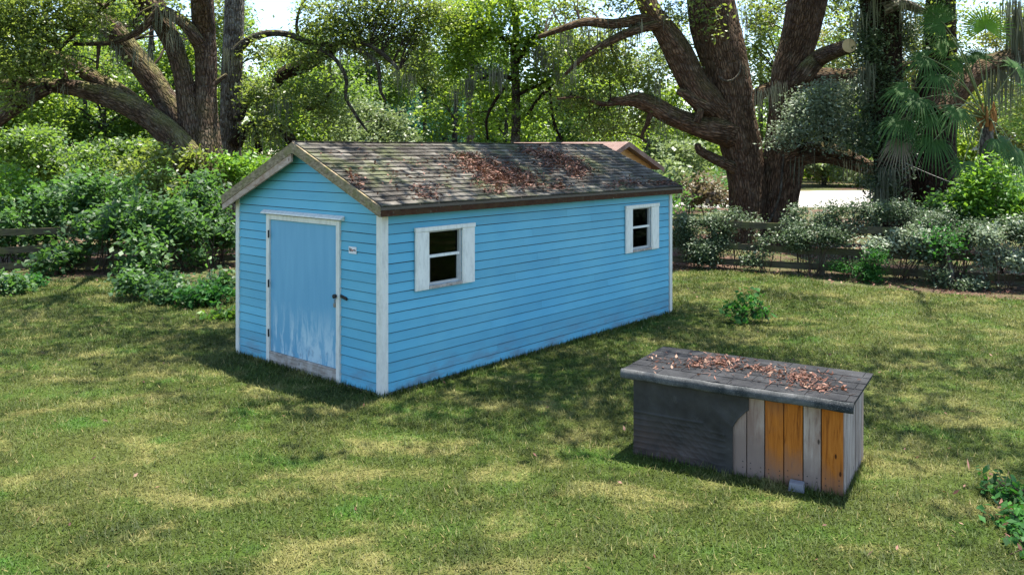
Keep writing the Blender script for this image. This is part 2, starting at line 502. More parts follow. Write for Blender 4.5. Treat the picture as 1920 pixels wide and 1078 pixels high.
M = dict(
    lawn=mat_lawn(), grass=mat_grass(), ground=mat_ground(), road=mat_road(),
    blue=mat_paint('blue_siding_paint', (.088, .37, .535), (.135, .435, .56)),
    door=mat_door(), white=mat_white(), white_clean=mat_white('white_shutter', .12, (.78, .77, .70)),
    sill=mat_wood('worn_sill_wood', (.30, .25, .21), (.46, .41, .36), (.14, .10, .08), (1.2, 6, 9), (.55, .52, .48), .5, 3),
    frieze=mat_wood('bare_trim_wood', (.36, .27, .21), (.52, .42, .34), (.22, .10, .05), (2, 4, 6), (.24, .11, .05), .35, 2),
    rake=mat_mossy('mossy_rake_board', (.37, .29, .19), (.11, .085, .055), .6, (.15, .15, .045)),
    fascia=mat_mossy('stained_fascia_board', (.075, .034, .018), (.035, .016, .009), .22, (.10, .08, .03)),
    deck=mat_simple('roof_deck_wood', (.10, .08, .06)),
    shingle=mat_shingle(),
    inside=mat_simple('dark_inner_wood', (.035, .03, .026)),
    glass=mat_glass(),
    sash=mat_simple('grey_sash', (.45, .45, .43), .5, .4, nz=.3),
    iron=mat_simple('dark_iron', (.03, .03, .033), .5, .5, .6),
    steel=mat_simple('worn_steel', (.28, .27, .26), .45, .5, .8),
    label=mat_simple('label_white', (.72, .70, .70), .5, .3, nz=.05),
    ink=mat_simple('label_ink', (.05, .035, .035), .6, .2, nz=.1),
    ink_pink=mat_simple('label_pink_ink', (.5, .27, .25), .6, .2, nz=.1),
    grey_plank=mat_wood('grey_weathered_plank', (.37, .275, .22), (.51, .41, .34), (.13, .085, .065), (11, 11, .9), (.19, .10, .07), .7, 1.6, (.27, .19, .155)),
    orange_plank=mat_wood('orange_stained_plank', (.40, .12, .014), (.52, .175, .026), (.12, .032, .006), (11, 11, .9), (.22, .10, .05), .5, 1.6, (.27, .17, .125), .20),
    side_plank=mat_wood('side_weathered_plank', (.36, .29, .255), (.50, .42, .38), (.14, .10, .085), (11, 11, .9), (.17, .12, .10), .6),
    tarp=mat_tarp(), felt=mat_felt('black_roof_felt', (.012, .0125, .014), (.038, .039, .041)),
    felt_edge=mat_felt('felt_edge', (.022, .027, .029), (.13, .13, .127)),
    block=mat_simple('grey_concrete', (.22, .215, .22), .9, .15),
    rail=mat_wood('fence_rail_wood', (.060, .052, .032), (.12, .105, .068), (.024, .02, .014), (.8, 6, 9), (.10, .105, .035), .7, 1.5),
    post=mat_wood('fence_post_wood', (.10, .085, .06), (.17, .15, .11), (.04, .03, .022), (8, 8, .8), (.09, .095, .035), .5, 1.5),
    orange_wall=mat_wood('orange_gable_wood', (.50, .25, .10), (.62, .36, .17), (.34, .14, .05), (1, 1, 5), (.5, .28, .13), .3),
    red_roof=mat_felt('reddish_roof', (.15, .095, .08), (.24, .17, .15)),
    cutwood=mat_simple('fresh_cut_wood', (.52, .40, .24), .8, .2, nz=.35, sc=5),
    fibre=mat_simple('palm_fibre', (.32, .15, .05), .9, .1, nz=.6, sc=14),
    petiole=mat_simple('palm_petiole', (.15, .18, .06), .5, .4, nz=.4),
    stem=mat_simple('plant_stem', (.07, .05, .035), .85, .15, nz=.4),
    twig=mat_simple('dark_twig', (.030, .022, .017), .9, .1, nz=.4),
    pale=mat_simple('pale_render', (.62, .62, .60), .8, .2, nz=.12, sc=1),
    wire=mat_simple('grey_cable', (.35, .33, .30), .6, .2),
)


# ------------------------------------------------------------------ geometry generators
def catmull(pts, rad, step):
    pts = [np.array(p, float) for p in pts]; n = len(pts)
    ext = [2 * pts[0] - pts[1]] + pts + [2 * pts[-1] - pts[-2]]
    op, orr = [], []
    for i in range(n - 1):
        p0, p1, p2, p3 = ext[i:i + 4]
        k = max(2, int(np.linalg.norm(p2 - p1) / step))
        for j in range(k):
            t = j / k
            op.append(.5 * ((2 * p1) + (-p0 + p2) * t + (2 * p0 - 5 * p1 + 4 * p2 - p3) * t * t + (-p0 + 3 * p1 - 3 * p2 + p3) * t ** 3))
            orr.append(rad[i] * (1 - t) + rad[i + 1] * t)
    op.append(pts[-1]); orr.append(rad[-1])
    return np.array(op), np.array(orr)


class Tubes:
    """many tubes in one mesh, with a seamless 'bark' coordinate"""
    def __init__(s): s.v = []; s.f = []; s.b = []; s.n = 0

    def add(s, pts, rad, sides=8, step=.3, rough=0.0, cap=True, freq=1.0):
        op, rr = catmull(pts, rad, step)
        m = len(op)
        tan = np.gradient(op, axis=0); tan /= np.linalg.norm(tan, axis=1)[:, None] + 1e-9
        ref = np.array([0, 0, 1.]) if abs(tan[0][2]) < .9 else np.array([1., 0, 0])
        a = np.cross(tan[0], ref); a /= np.linalg.norm(a)
        A = [a]
        for i in range(1, m):
            a = A[-1] - tan[i] * (A[-1] @ tan[i]); a /= np.linalg.norm(a) + 1e-9; A.append(a)
        A = np.array(A); B = np.cross(tan, A)
        ang = np.linspace(0, 2 * np.pi, sides, endpoint=False)
        ln = np.concatenate([[0], np.cumsum(np.linalg.norm(np.diff(op, axis=0), axis=1))])
        ca, sa = np.cos(ang), np.sin(ang)
        rad2 = np.repeat(rr[:, None], sides, 1)
        if rough:
            for i in range(m):
                for j in range(sides):
                    q = Vector((ca[j] * 1.6, sa[j] * 1.6, ln[i] * .35 * freq)) + Vector((op[0][0], op[0][1], 0))
                    q2 = Vector((ca[j] * 6, sa[j] * 6, ln[i] * 1.1)) + Vector((op[0][1], op[0][0], 3))
                    rad2[i, j] *= 1 + rough * (mnoise.noise(q) * 1.1 + (.55 - abs(mnoise.noise(q2))) * .42)
        V = op[:, None, :] + rad2[:, :, None] * (ca[None, :, None] * A[:, None, :] + sa[None, :, None] * B[:, None, :])
        bk = np.stack([np.repeat((ca * 1.0)[None], m, 0) * np.maximum(rr, .12)[:, None] + op[0][0], np.repeat((sa * 1.0)[None], m, 0) * np.maximum(rr, .12)[:, None] + op[0][1], np.repeat((ln * .26)[:, None], sides, 1)], -1)
        i0 = s.n + (np.arange(m - 1) * sides)[:, None] + np.arange(sides)[None]
        i1 = s.n + (np.arange(m - 1) * sides)[:, None] + ((np.arange(sides) + 1) % sides)[None]
        s.f.append(np.stack([i0, i1, i1 + sides, i0 + sides], -1).reshape(-1, 4))
        s.v.append(V.reshape(-1, 3)); s.b.append(bk.reshape(-1, 3)); s.n += m * sides
        if cap:      # a centre vertex closes the end
            s.v.append(op[-1][None] + tan[-1][None] * rr[-1] * .3); s.b.append(bk[-1, :1]); e = s.n; s.n += 1
            ring = e - sides + np.arange(sides)
            s.f.append(np.stack([ring, np.roll(ring, -1), np.full(sides, e), np.full(sides, e)], -1))
        return op, rr

    def mesh(s, name):
        f = np.concatenate(s.f)
        me = bpy.data.meshes.new(name)
        v = np.concatenate(s.v)
        quad = f[f[:, 2] != f[:, 3]]; tri = f[f[:, 2] == f[:, 3]][:, :3]
        loops = np.concatenate([quad.ravel(), tri.ravel()]).astype(np.int32)
        me.vertices.add(len(v)); me.vertices.foreach_set('co', v.astype(np.float32).ravel())
        me.loops.add(len(loops)); me.loops.foreach_set('vertex_index', loops)
        tot = np.concatenate([np.full(len(quad), 4), np.full(len(tri), 3)]).astype(np.int32)
        me.polygons.add(len(tot)); me.polygons.foreach_set('loop_start', np.concatenate([[0], np.cumsum(tot)[:-1]]).astype(np.int32))
        me.polygons.foreach_set('loop_total', tot)
        me.polygons.foreach_set('use_smooth', np.ones(len(tot), dtype=bool))
        a = me.attributes.new('bark', 'FLOAT_VECTOR', 'POINT'); a.data.foreach_set('vector', np.concatenate(s.b).astype(np.float32).ravel())
        me.update(calc_edges=True); me.validate()
        return me


def unit(a): return a / (np.linalg.norm(a, axis=-1, keepdims=True) + 1e-9)


def leaves_at(pos, tint, size, aspect=.5, up=.8, droop=.3, rng=RNG):
    """one folded four-cornered leaf at each position; returns verts, faces, face tint"""
    n = len(pos)
    nrm = rng.normal(size=(n, 3)); nrm[:, 2] = np.abs(nrm[:, 2]) * .6 + up
    nrm = unit(nrm)
    d = rng.normal(size=(n, 3)); d[:, 2] -= droop
    d = unit(d - nrm * (d * nrm).sum(1, keepdims=True))
    s = np.cross(nrm, d)
    L = (size * rng.uniform(.6, 1.35, n))[:, None]; W = L * aspect * rng.uniform(.75, 1.25, n)[:, None]
    base = pos - d * L * .5
    mid = pos - nrm * W * .22 * rng.uniform(-.5, 1.2, n)[:, None]
    v = np.stack([base, mid + s * W * .5, pos + d * L * .5 - nrm * L * .10, mid - s * W * .5], 1).reshape(-1, 3)
    i = np.arange(n)[:, None] * 4
    f = np.concatenate([i + np.array([[0, 1, 2]]), i + np.array([[0, 2, 3]])], 1).reshape(-1, 3)
    return v, f, np.repeat(np.clip(tint, 0, 1), 2)


def clumps(c, r, n, shell=.55, rng=RNG):
    """n points in an ellipsoid, denser towards its skin"""
    d = unit(rng.normal(size=(n, 3))); q = rng.uniform(0, 1, n) ** shell
    q = q * (1 + .22 * np.sin(d[:, 0] * 5 + c[0]) * np.cos(d[:, 2] * 4 + c[1]))
    return np.array(c)[None] + d * q[:, None] * np.array(r)[None]


DENSITY = 3.0


def foliage(blobs, leaf, cover=2.0, per=16, spread=.22, aspect=.5, up=.8, droop=.3, rng=RNG):
    """blobs: (centre, radii[, cover factor, tint shift]); returns verts, faces, tint and the clump centres"""
    pos, tn, cc = [], [], []
    for b in blobs:
        c, r = b[0], b[1]; k = b[2] if len(b) > 2 else 1.0; ts = b[3] if len(b) > 3 else 0.0
        area = math.pi * (r[0] + r[1]) * .5 * r[2]
        n = max(4, int(DENSITY * cover * k * area / (leaf * leaf * aspect * .55) / per))
        cl = clumps(c, r, n, rng=rng)
        ct = rng.normal(.45 + ts, .16, n)
        q = np.repeat(cl, per, 0) + rng.normal(size=(n * per, 3)) * np.array([spread, spread, spread * .65])
        pos.append(q); tn.append(np.repeat(ct, per) + rng.normal(0, .13, n * per)); cc.append(cl)
    pos = np.concatenate(pos); tn = np.concatenate(tn)
    v, f, t = leaves_at(pos, tn, leaf, aspect, up, droop, rng)
    return v, f, t, np.concatenate(cc)


def leaf_object(name, blobs, leaf, mat, parent, world=True, **kw):
    v, f, t, cc = foliage(blobs, leaf, **kw)
    o = link(name, np_mesh(name, v, f, {'tint': ('FACE', t)}), LEAF[mat], parent, world)
    return o, cc


def blob(u, v, Y, ru, rv, k=1.0, ts=0.0, rd=None):
    c = P(u, v, Y); s = Y / F_PX
    return (np.array(c), np.array([ru * s, (rd if rd else max(.5, ru * s * .7)), rv * s]), k, ts)


def twigs(name, limb_pts, targets, parent, mat, r0=.035, count=60, rng=RNG, wob=.25):
    """thin crooked branches from the nearest limb points out to foliage clumps"""
    t = Tubes()
    lp = np.array(limb_pts)
    idx = rng.permutation(len(targets))[:count]
    for i in idx:
        g = targets[i]
        d = np.linalg.norm(lp - g, axis=1) + rng.uniform(0, .6, len(lp))
        a = lp[int(np.argmin(d))]
        L = np.linalg.norm(g - a)
        if L < .25 or L > 9: continue
        k = max(3, int(L / .6))
        pts = [a + (g - a) * (j / k) + (rng.normal(size=3) * wob * L * .12 * math.sin(math.pi * j / k)) + np.array([0, 0, .10 * L * math.sin(math.pi * j / k)]) for j in range(k + 1)]
        r = r0 * (.5 + .22 * L)
        t.add(pts, list(np.linspace(r, .006, k + 1)), 5, .4, cap=False)
    if not t.n: return None
    return tag(link(name, t.mesh(name), mat, parent, True), kind='stuff')


def moss_object(name, anchors, parent, n=120, length=(.3, 1.0), width=.05, rng=RNG):
    """ragged hanging strands under branches"""
    V, F, T = [], [], []
    base = 0
    anchors = np.array(anchors)
    for _ in range(n):
        a = anchors[rng.integers(len(anchors))] + rng.normal(size=3) * np.array([.12, .12, .05])
        tuft = rng.integers(4, 9); ct = rng.uniform(.2, .9)
        for _k in range(tuft):
            L = rng.uniform(*length); w = width * rng.uniform(.4, 1.2)
            p = a + rng.normal(size=3) * np.array([.09, .09, .02]); ang = rng.uniform(0, math.pi)
            sd = np.array([math.cos(ang), math.sin(ang), 0]) * w * .5
            drift = rng.normal(size=3) * np.array([.05, .05, 0])
            rows = [p - sd * .5, p + sd * .5, p + drift * .6 - sd - np.array([0, 0, L * .45]), p + drift * .6 + sd - np.array([0, 0, L * .45]), p + drift - np.array([0, 0, L])]
            V += rows; F += [(base, base + 1, base + 3), (base, base + 3, base + 2), (base + 2, base + 3, base + 4)]
            T += [ct + rng.normal(0, .1)] * 3; base += 5
    me = np_mesh(name, np.array(V), np.array(F), {'tint': ('FACE', np.clip(np.array(T), 0, 1))})
    return tag(link(name, me, LEAF['moss'], parent, True), kind='stuff')


def limb(parent, pts, rad, mat, sides=20, step=.22, rough=.22, name='limb'):
    t = Tubes(); op, rr = t.add(pts, rad, sides, step, rough)
    o = link(name, t.mesh(name), mat, parent, True)
    return o, op


def px(points, Y, dY=None):
    """(u, v, r px) list at depth Y (or a depth per point) -> points, radii"""
    pts, rad = [], []
    for i, q in enumerate(points):
        y = Y if len(q) < 4 else q[3]
        pts.append(P(q[0], q[1], y)); rad.append(q[2] * y / F_PX)
    return pts, rad

# ------------------------------------------------------------------ the ground
def ground_sheet(name, poly, z, mat, kind='structure'):
    mb = MB(); mb.v = [(x, y, z) for x, y in poly]; mb.f = [tuple(range(len(poly)))]
    o = mb.build(name, mat); o['kind'] = kind
    return o


ground_sheet('ground', [(-300, -60), (300, -60), (300, 500), (-300, 500)], 0.0, M['ground'])
EDGE_X = np.array([-40, -16, -12.2, -10.6, -9.3, -8.0, -6.6, -5.2, -3, 3.6, 5.2, 6.4, 6.7, 7.8, 9.1, 12, 40])
EDGE_Y = np.array([15, 16.0, 17.6, 17.4, 18.4, 18.7, 17.3, 16.2, 18.5, 19.6, 19.3, 18.7, 17.3, 16.9, 15.9, 14.3, 11])


def lawn_edge(x):
    x = np.asarray(x, float)
    return np.interp(x, EDGE_X, EDGE_Y) + .13 * np.sin(x * 2.9) + .08 * np.sin(x * 7.3 + 1)


xs = np.linspace(-40, 40, 500)
ground_sheet('lawn', [(-40, -30), (40, -30)] + [(x, float(lawn_edge(x))) for x in xs[::-1]], 0.004, M['lawn'])
rng_r = np.random.default_rng(3)
rx = np.linspace(3, 70, 60)
ground_sheet('dirt_road', [(x, 41 + .5 * math.sin(x * .4) + rng_r.normal(0, .15)) for x in rx] + [(x, 57 + .6 * math.sin(x * .3) + rng_r.normal(0, .2)) for x in rx[::-1]], 0.004, M['road'])

SHED_O, SHED_A = Vector((-1.487, 9.556, 0)), math.atan2(-.6572, .7537)
BOX_O, BOX_A = Vector((1.145, 7.759, 0)), R(-31.35)


def to_local(x, y, o, a):
    dx, dy = x - o[0], y - o[1]
    return dx * math.cos(a) + dy * math.sin(a), -dx * math.sin(a) + dy * math.cos(a)


def make_grass():
    rng = np.random.default_rng(5)
    pts = []
    for y0, y1, dens in ((5.0, 7.0, 4200), (7.0, 9.5, 3000), (9.5, 13.0, 1900), (13.0, 20.0, 1050)):
        xm = y1 * .63 + 3.9
        n = int(2 * xm * (y1 - y0) * dens)
        q = np.stack([rng.uniform(-xm, xm, n), rng.uniform(y0, y1, n)], 1)
        q = q[np.abs(q[:, 0]) < q[:, 1] * .63 + 3.9]
        q = q[q[:, 1] < lawn_edge(q[:, 0]) + rng.normal(0, .12, len(q))]
        pts.append(q)
    q = np.concatenate(pts)
    a, b = to_local(q[:, 0], q[:, 1], SHED_O, SHED_A)
    keep = ~((a > -3.03) & (a < -.01) & (b > .01) & (b < 6.4))
    a, b = to_local(q[:, 0], q[:, 1], BOX_O, BOX_A)
    keep &= ~((a > .02) & (a < 1.81) & (b > .0) & (b < .97))
    q = q[keep]; n = len(q)
    n0 = n
    ed = []
    for (ox, an, x0, x1, y0, y1, m_) in ((SHED_O, SHED_A, -3.05, 0, 0, 6.4, 330), (BOX_O, BOX_A, 0, 1.83, 0, .98, 260)):
        for k in range(int(m_ * ((x1 - x0) + (y1 - y0)))):
            o_ = abs(rng.normal(0, .05)) + .02
            if rng.random() < (x1 - x0) / ((x1 - x0) + (y1 - y0)): a, b = rng.uniform(x0 - .05, x1 + .05), y0 - o_
            else: a, b = x1 + o_, rng.uniform(y0 - .05, y1 + .05)
            if x0 > -1 and a < 1.0 and rng.random() < .3: continue
            ed.append((ox[0] + a * math.cos(an) - b * math.sin(an), ox[1] + a * math.sin(an) + b * math.cos(an)))
    q = np.concatenate([q, np.array(ed)]); n = len(q)
    dist = np.maximum(1, q[:, 1] / 7.5)
    clump = np.sin(q[:, 0] * 3.1 + np.sin(q[:, 1] * 2.3) * 2) * np.sin(q[:, 1] * 3.7 + np.sin(q[:, 0] * 1.9) * 2)
    L = rng.uniform(.025, .068, n) * (1 + .3 * clump) * dist ** .35
    w = rng.uniform(.005, .010, n) * dist
    L[n0:] = rng.uniform(.03, .10, n - n0)
    th = rng.uniform(0, 2 * np.pi, n) + .6 * np.sin(q[:, 0] * .8)
    lean = rng.uniform(.5, 1.5, n); lean[n0:] = rng.uniform(.05, .8, n - n0)
    d = np.stack([np.cos(th) * np.sin(lean), np.sin(th) * np.sin(lean), np.cos(lean)], 1)
    sd = np.stack([-np.sin(th), np.cos(th), np.zeros(n)], 1)
    p = np.concatenate([q, rng.uniform(.0, .02, (n, 1))], 1)
    v = np.stack([p - sd * w[:, None] * .5, p + sd * w[:, None] * .5, p + d * L[:, None]], 1).reshape(-1, 3)
    f = np.arange(3 * n).reshape(n, 3)
    t = np.clip(rng.normal(.45, .22, n), 0, 1)
    o = link('grass', np_mesh('grass', v, f, {'tint': ('FACE', t)}), M['grass'])
    tag(o, 'short mown lawn grass with straw coloured patches around the shed', 'grass', kind='stuff')


make_grass()


def scatter_litter(name, label, pts, size, seed, up=1.2, z=.01, lift=.03, parent=None):
    rng = np.random.default_rng(seed)
    pts = np.array(pts, float)
    pts[:, 2] += z + rng.uniform(0, 1, len(pts)) ** 2 * lift
    k = rng.random(len(pts)) < .3
    v, f, t = leaves_at(pts[~k], rng.uniform(0, 1, (~k).sum()), size, .42, up, 0, rng)
    v2, f2, t2 = leaves_at(pts[k], rng.uniform(0, .7, k.sum()), size * 1.9, .10, up * 2.5, 0, rng)
    f = np.concatenate([f, f2 + len(v)]); v = np.concatenate([v, v2]); t = np.concatenate([t, t2])
    o = link(name, np_mesh(name, v, f, {'tint': ('FACE', t)}), LEAF['litter'], parent)
    return tag(o, label, 'fallen leaves', kind='stuff')


rl = np.random.default_rng(21)
n = 26000
q = np.stack([rl.uniform(-14, 15, n), rl.uniform(14, 30, n)], 1)
q = q[q[:, 1] > lawn_edge(q[:, 0]) - .25 + rl.normal(0, .12, len(q))]
scatter_litter('fallen_leaves', 'brown and pinkish fallen leaves covering the soil beneath the fence and trees', np.c_[q, np.zeros(len(q))], .085, 22, lift=.05)


# ------------------------------------------------------------------ the blue shed
W_, L_, HE, HR, OG, OE = 3.05, 6.407, 2.085, 2.914, .149, .152
SLOPE = math.atan2(HR - 2.19, W_ / 2 + OE)
TS = math.tan(SLOPE)


def roof_z(x): return HR - TS * abs(x + W_ / 2)


shed = thing('shed', 'long blue clapboard shed with gabled shingle roof and white trim', 'shed', SHED_O, SHED_A)
W1 = (.704, 1.272, 1.19, 1.846)
W2 = (5.181, 5.745, 1.215, 1.88)
EXPO = .1139
T = .05     # thickness of the inner wall


def core_wall():
    mb = MB()
    top = 2.17
    # right wall with two window openings
    ys = [0, W1[0], W1[1], W2[0], W2[1], L_]
    for i in range(5):
        if i in (1, 3):
            w = W1 if i == 1 else W2
            mb.box(-T, -.002, ys[i], ys[i + 1], 0.03, w[2]); mb.box(-T, -.002, ys[i], ys[i + 1], w[3], top)
        else: mb.box(-T, -.002, ys[i], ys[i + 1], 0.03, top)
    mb.box(-W_ + .002, -W_ + T, 0, L_, .03, top)
    for y0, y1 in ((.002, T), (L_ - T, L_ - .002)):
        poly = [(-W_ + T + .001, y0, .03), (-T - .001, y0, .03), (-T - .001, y0, roof_z(-T) - .07), (-W_ / 2, y0, HR - .07), (-W_ + T + .001, y0, roof_z(-W_ + T) - .07)]
        mb.prism(poly, (0, y1 - y0, 0))
    mb.box(-W_ + T + .002, -T - .002, T + .001, L_ - T - .001, .04, .09)
    return mb


core_wall().build('wall', M['inside'], shed)
jr = random.Random(4)


def board_side(y0, y1, z0, z1, name='siding_board', zb=None):
    """right wall; leans out at its lower edge"""
    if y1 - y0 < .01: return
    a, b = .016, .006
    z0 += .010
    ns = max(1, int((y1 - y0) / .7))
    ys = [y0 + (y1 - y0) * k / ns for k in range(ns + 1)]
    wob = [.0035 * mnoise.noise(Vector((y * .9, z0 * 7, 3))) + (.004 if z0 < .3 else .0015) * mnoise.noise(Vector((y * 2.1, z0 * 9, 8))) for y in ys]
    out = [a + .004 * mnoise.noise(Vector((y * 1.1, z0 * 8, 12))) for y in ys]
    mb = MB(); n = ns + 1
    for y, w, q in zip(ys, wob, out): mb.v += [(-.0015, y, z0 + w), (q, y, z0 + w), (b, y, z1), (-.0015, y, z1)]
    for k in range(ns):
        for e in range(4): mb.f.append((k * 4 + e, k * 4 + (e + 1) % 4, k * 4 + 4 + (e + 1) % 4, k * 4 + 4 + e))
    mb.f += [(0, 1, 2, 3), (ns * 4 + 3, ns * 4 + 2, ns * 4 + 1, ns * 4)]
    mb.build(name, M['blue'], shed)


def board_front(xa0, xb0, xa1, xb1, z0, z1):
    """front wall: xa0..xb0 at the lower edge, xa1..xb1 at the upper edge"""
    a, b = -.016, -.006
    z0 += .009
    j = jr.uniform(-.0025, .0025); e = jr.uniform(-.002, .002)
    mb = MB()
    mb.quad8(((xa0, a, z0 + j), (xb0, a, z0 + e), (xb0, .0015, z0 + e), (xa0, .0015, z0 + j), (xa1, b, z1), (xb1, b, z1), (xb1, .0015, z1), (xa1, .0015, z1)))
    mb.build('siding_board', M['blue'], shed)


Z0 = .025
rows = [Z0 + i * EXPO for i in range(19)]
for z in rows:
    z1 = min(z + EXPO, 2.185)
    if z1 - z < .02: continue
    segs = [(.062, L_ - .062)]
    for w in (W1, W2):
        if z1 > w[2] and z < w[3]:
            out = []
            for s in segs:
                if s[0] < w[0] and s[1] > w[1]: out += [(s[0], w[0]), (w[1], s[1])]
                else: out.append(s)
            segs = out
            if z < w[2] - .015: board_side(w[0] + .001, w[1] - .001, z, w[2])
            if z1 > w[3] + .015: board_side(w[0] + .001, w[1] - .001, w[3], z1)
    for s in segs:
        if s[1] - s[0] > 3:      # long runs are made of two boards butted end to end
            c_ = s[0] + (s[1] - s[0]) * jr.uniform(.25, .75); board_side(s[0], c_ - .0015, z, z1); board_side(c_ + .0015, s[1], z, z1)
        else: board_side(s[0], s[1], z, z1)
DX0, DX1, DZ1 = -2.318, -.745, 1.975
z = Z0
while z < HR - .1:
    z1 = z + EXPO
    def lim(zz):
        h = min(W_ / 2, (HR - .075 - zz) / TS)
        lo, hi = -W_ / 2 - h, -W_ / 2 + h
        return max(lo, -W_ + .03), min(hi, -.062)
    l0, l1 = lim(z), lim(min(z1, HR - .085))
    zt = min(z1, HR - .085)
    if zt <= DZ1:
        board_front(l0[0], DX0, l1[0], DX0, z, zt); board_front(DX1, l0[1], DX1, l1[1], z, zt)
    elif z < DZ1:
        board_front(l0[0], DX0, l1[0], DX0, z, zt); board_front(DX1, l0[1], DX1, l1[1], z, zt)
        if zt - DZ1 > .01: board_front(DX0 + .001, DX1 - .001, DX0 + .001, DX1 - .001, DZ1, zt)
    else: board_front(l0[0], l0[1], l1[0], l1[1], z, zt)
    z = z1
# the two walls turned away from the photograph: their boards joined
mb = MB()
for z in rows:
    z1 = min(z + EXPO, 2.185)
    if z1 - z > .02: mb.quad8(((-W_ - .017, .062, z), (-W_ + .0015, .062, z), (-W_ + .0015, L_ - .062, z), (-W_ - .017, L_ - .062, z), (-W_ - .004, .062, z1), (-W_ + .0015, .062, z1), (-W_ + .0015, L_ - .062, z1), (-W_ - .004, L_ - .062, z1)))
z = Z0
while z < HR - .12:
    zt = min(z + EXPO, HR - .085); h0 = min(W_ / 2 - .03, (HR - .075 - z) / TS); h1 = min(W_ / 2 - .03, (HR - .075 - zt) / TS)
    mb.quad8(((-W_ / 2 - h0, L_ - .0015, z), (-W_ / 2 + h0, L_ - .0015, z), (-W_ / 2 + h0, L_ + .017, z), (-W_ / 2 - h0, L_ + .017, z), (-W_ / 2 - h1, L_ - .0015, zt), (-W_ / 2 + h1, L_ - .0015, zt), (-W_ / 2 + h1, L_ + .004, zt), (-W_ / 2 - h1, L_ + .004, zt)))
    z += EXPO
o = mb.build('rear_cladding', M['blue'], shed); o['kind'] = 'stuff'

# corner trim, bottom strip
for (x, y, sx, sy) in ((0, 0, 1, -1), (-W_, 0, -1, -1), (0, L_, 1, 1), (-W_, L_, -1, 1)):
    mb = MB()
    xo, yo = x + sx * .028, y + sy * .028
    w = .068 if (x, y) == (0, 0) else .05
    mb.box(min(xo, x - sx * .0), max(xo, x - sx * .0), min(yo, y - sy * w), max(yo, y - sy * w), -.02, 2.18)
    mb.box(min(x - sx * .0005, x - sx * w), max(x - sx * .0005, x - sx * w), min(yo, y), max(yo, y), -.02, 2.18 if x == 0 else 2.18)
    mb.build('corner_trim', M['white'], shed)
MB().box(-.03, .012, .075, L_ - .065, -.03, .024).build('base_strip', M['sill'], shed)
MB().box(-W_ + .05, DX0 - .001, -.012, .03, -.03, .024).build('base_strip', M['sill'], shed)
MB().box(DX1 + .001, -.075, -.012, .03, -.03, .024).build('base_strip', M['sill'], shed)

# door
door = MB().box(-2.246, -.817, -.012, .03, .182, 1.912).build('door', M['door'], shed, .004)
fr = thing('door_frame', None, None); fr.parent = shed
for nm, bx in (('jamb', (-2.316, -2.249, -.036, .0, .002, 1.974)), ('jamb', (-.814, -.747, -.036, .0, .002, 1.974)), ('head_casing', (-2.2485, -.8145, -.034, .0, 1.914, 1.974))):
    MB().box(*bx).build(nm, M['white'], fr, .003)
mb = MB(); mb.prism([(-2.394, -.075, 1.99), (-2.394, -.018, 1.976), (-2.394, -.018, 2.036), (-2.394, -.07, 2.004)], (1.724, 0, 0)); mb.build('drip_cap', M['white'], fr)
MB().box(-2.2485, -.8145, -.030, .012, .152, .179).build('threshold', M['sill'], fr, .003)
MB().box(-2.2485, -.8145, -.026, .0, .062, .150).build('sill_board', M['sill'], fr, .003)
MB().box(-2.2485, -.8145, -.020, .0, -.03, .059).build('sill_board', M['sill'], fr, .003)
for z in (1.72, 1.07, .42):
    mb = MB(); mb.box(-2.262, -2.238, -.043, -.0365, z - .05, z + .05); mb.disc((-2.248, -.046, z - .05), (0, 0, 1), .007, .10, 8)
    mb.build('hinge', M['iron'], door)
mb = MB(); mb.quad8(((-.735, -.030, 1.055), (-.615, -.030, 1.032), (-.615, -.018, 1.032), (-.735, -.018, 1.055), (-.735, -.030, 1.095), (-.615, -.030, 1.072), (-.615, -.018, 1.072), (-.735, -.018, 1.095)))
mb.build('hasp', M['iron'], door, .003)
mb = MB(); mb.disc((-.815, -.038, 1.066), (0, -1, 0), .026, .035, 14); mb.build('door_knob', M['iron'], door, .004)
mb = MB(); mb.box(-.868, -.826, -.036, -.014, .925, .975)
mb.build('padlock', M['steel'], door, .004)
t = Tubes(); t.add([(-.860, -.024, .975), (-.860, -.024, 1.01), (-.847, -.024, 1.025), (-.834, -.024, 1.01), (-.834, -.024, .975)], [.004] * 5, 6, .01)
link('shackle', t.mesh('shackle'), M['steel'], door)
MB().box(-.585, -.442, -.020, -.0165, 1.60, 1.682).build('name_plate', M['label'], shed)
plate = shed.children[-1]
pr = random.Random(8)
mb = MB()
for i in range(5):      # the worn, unreadable print of the plate
    x = -.572 + i * .024
    mb.box(x, x + .016, -.0215, -.0202, 1.623 + pr.uniform(0, .012), 1.655 + pr.uniform(-.01, .012))
    if i % 2 == 0: mb.box(x + .0165, x + .022, -.0213, -.0202, 1.63, 1.64)
mb.build('print', M['ink'], plate)
MB().box(-.535, -.50, -.0225, -.0217, 1.632, 1.650).build('print', M['ink_pink'], plate)

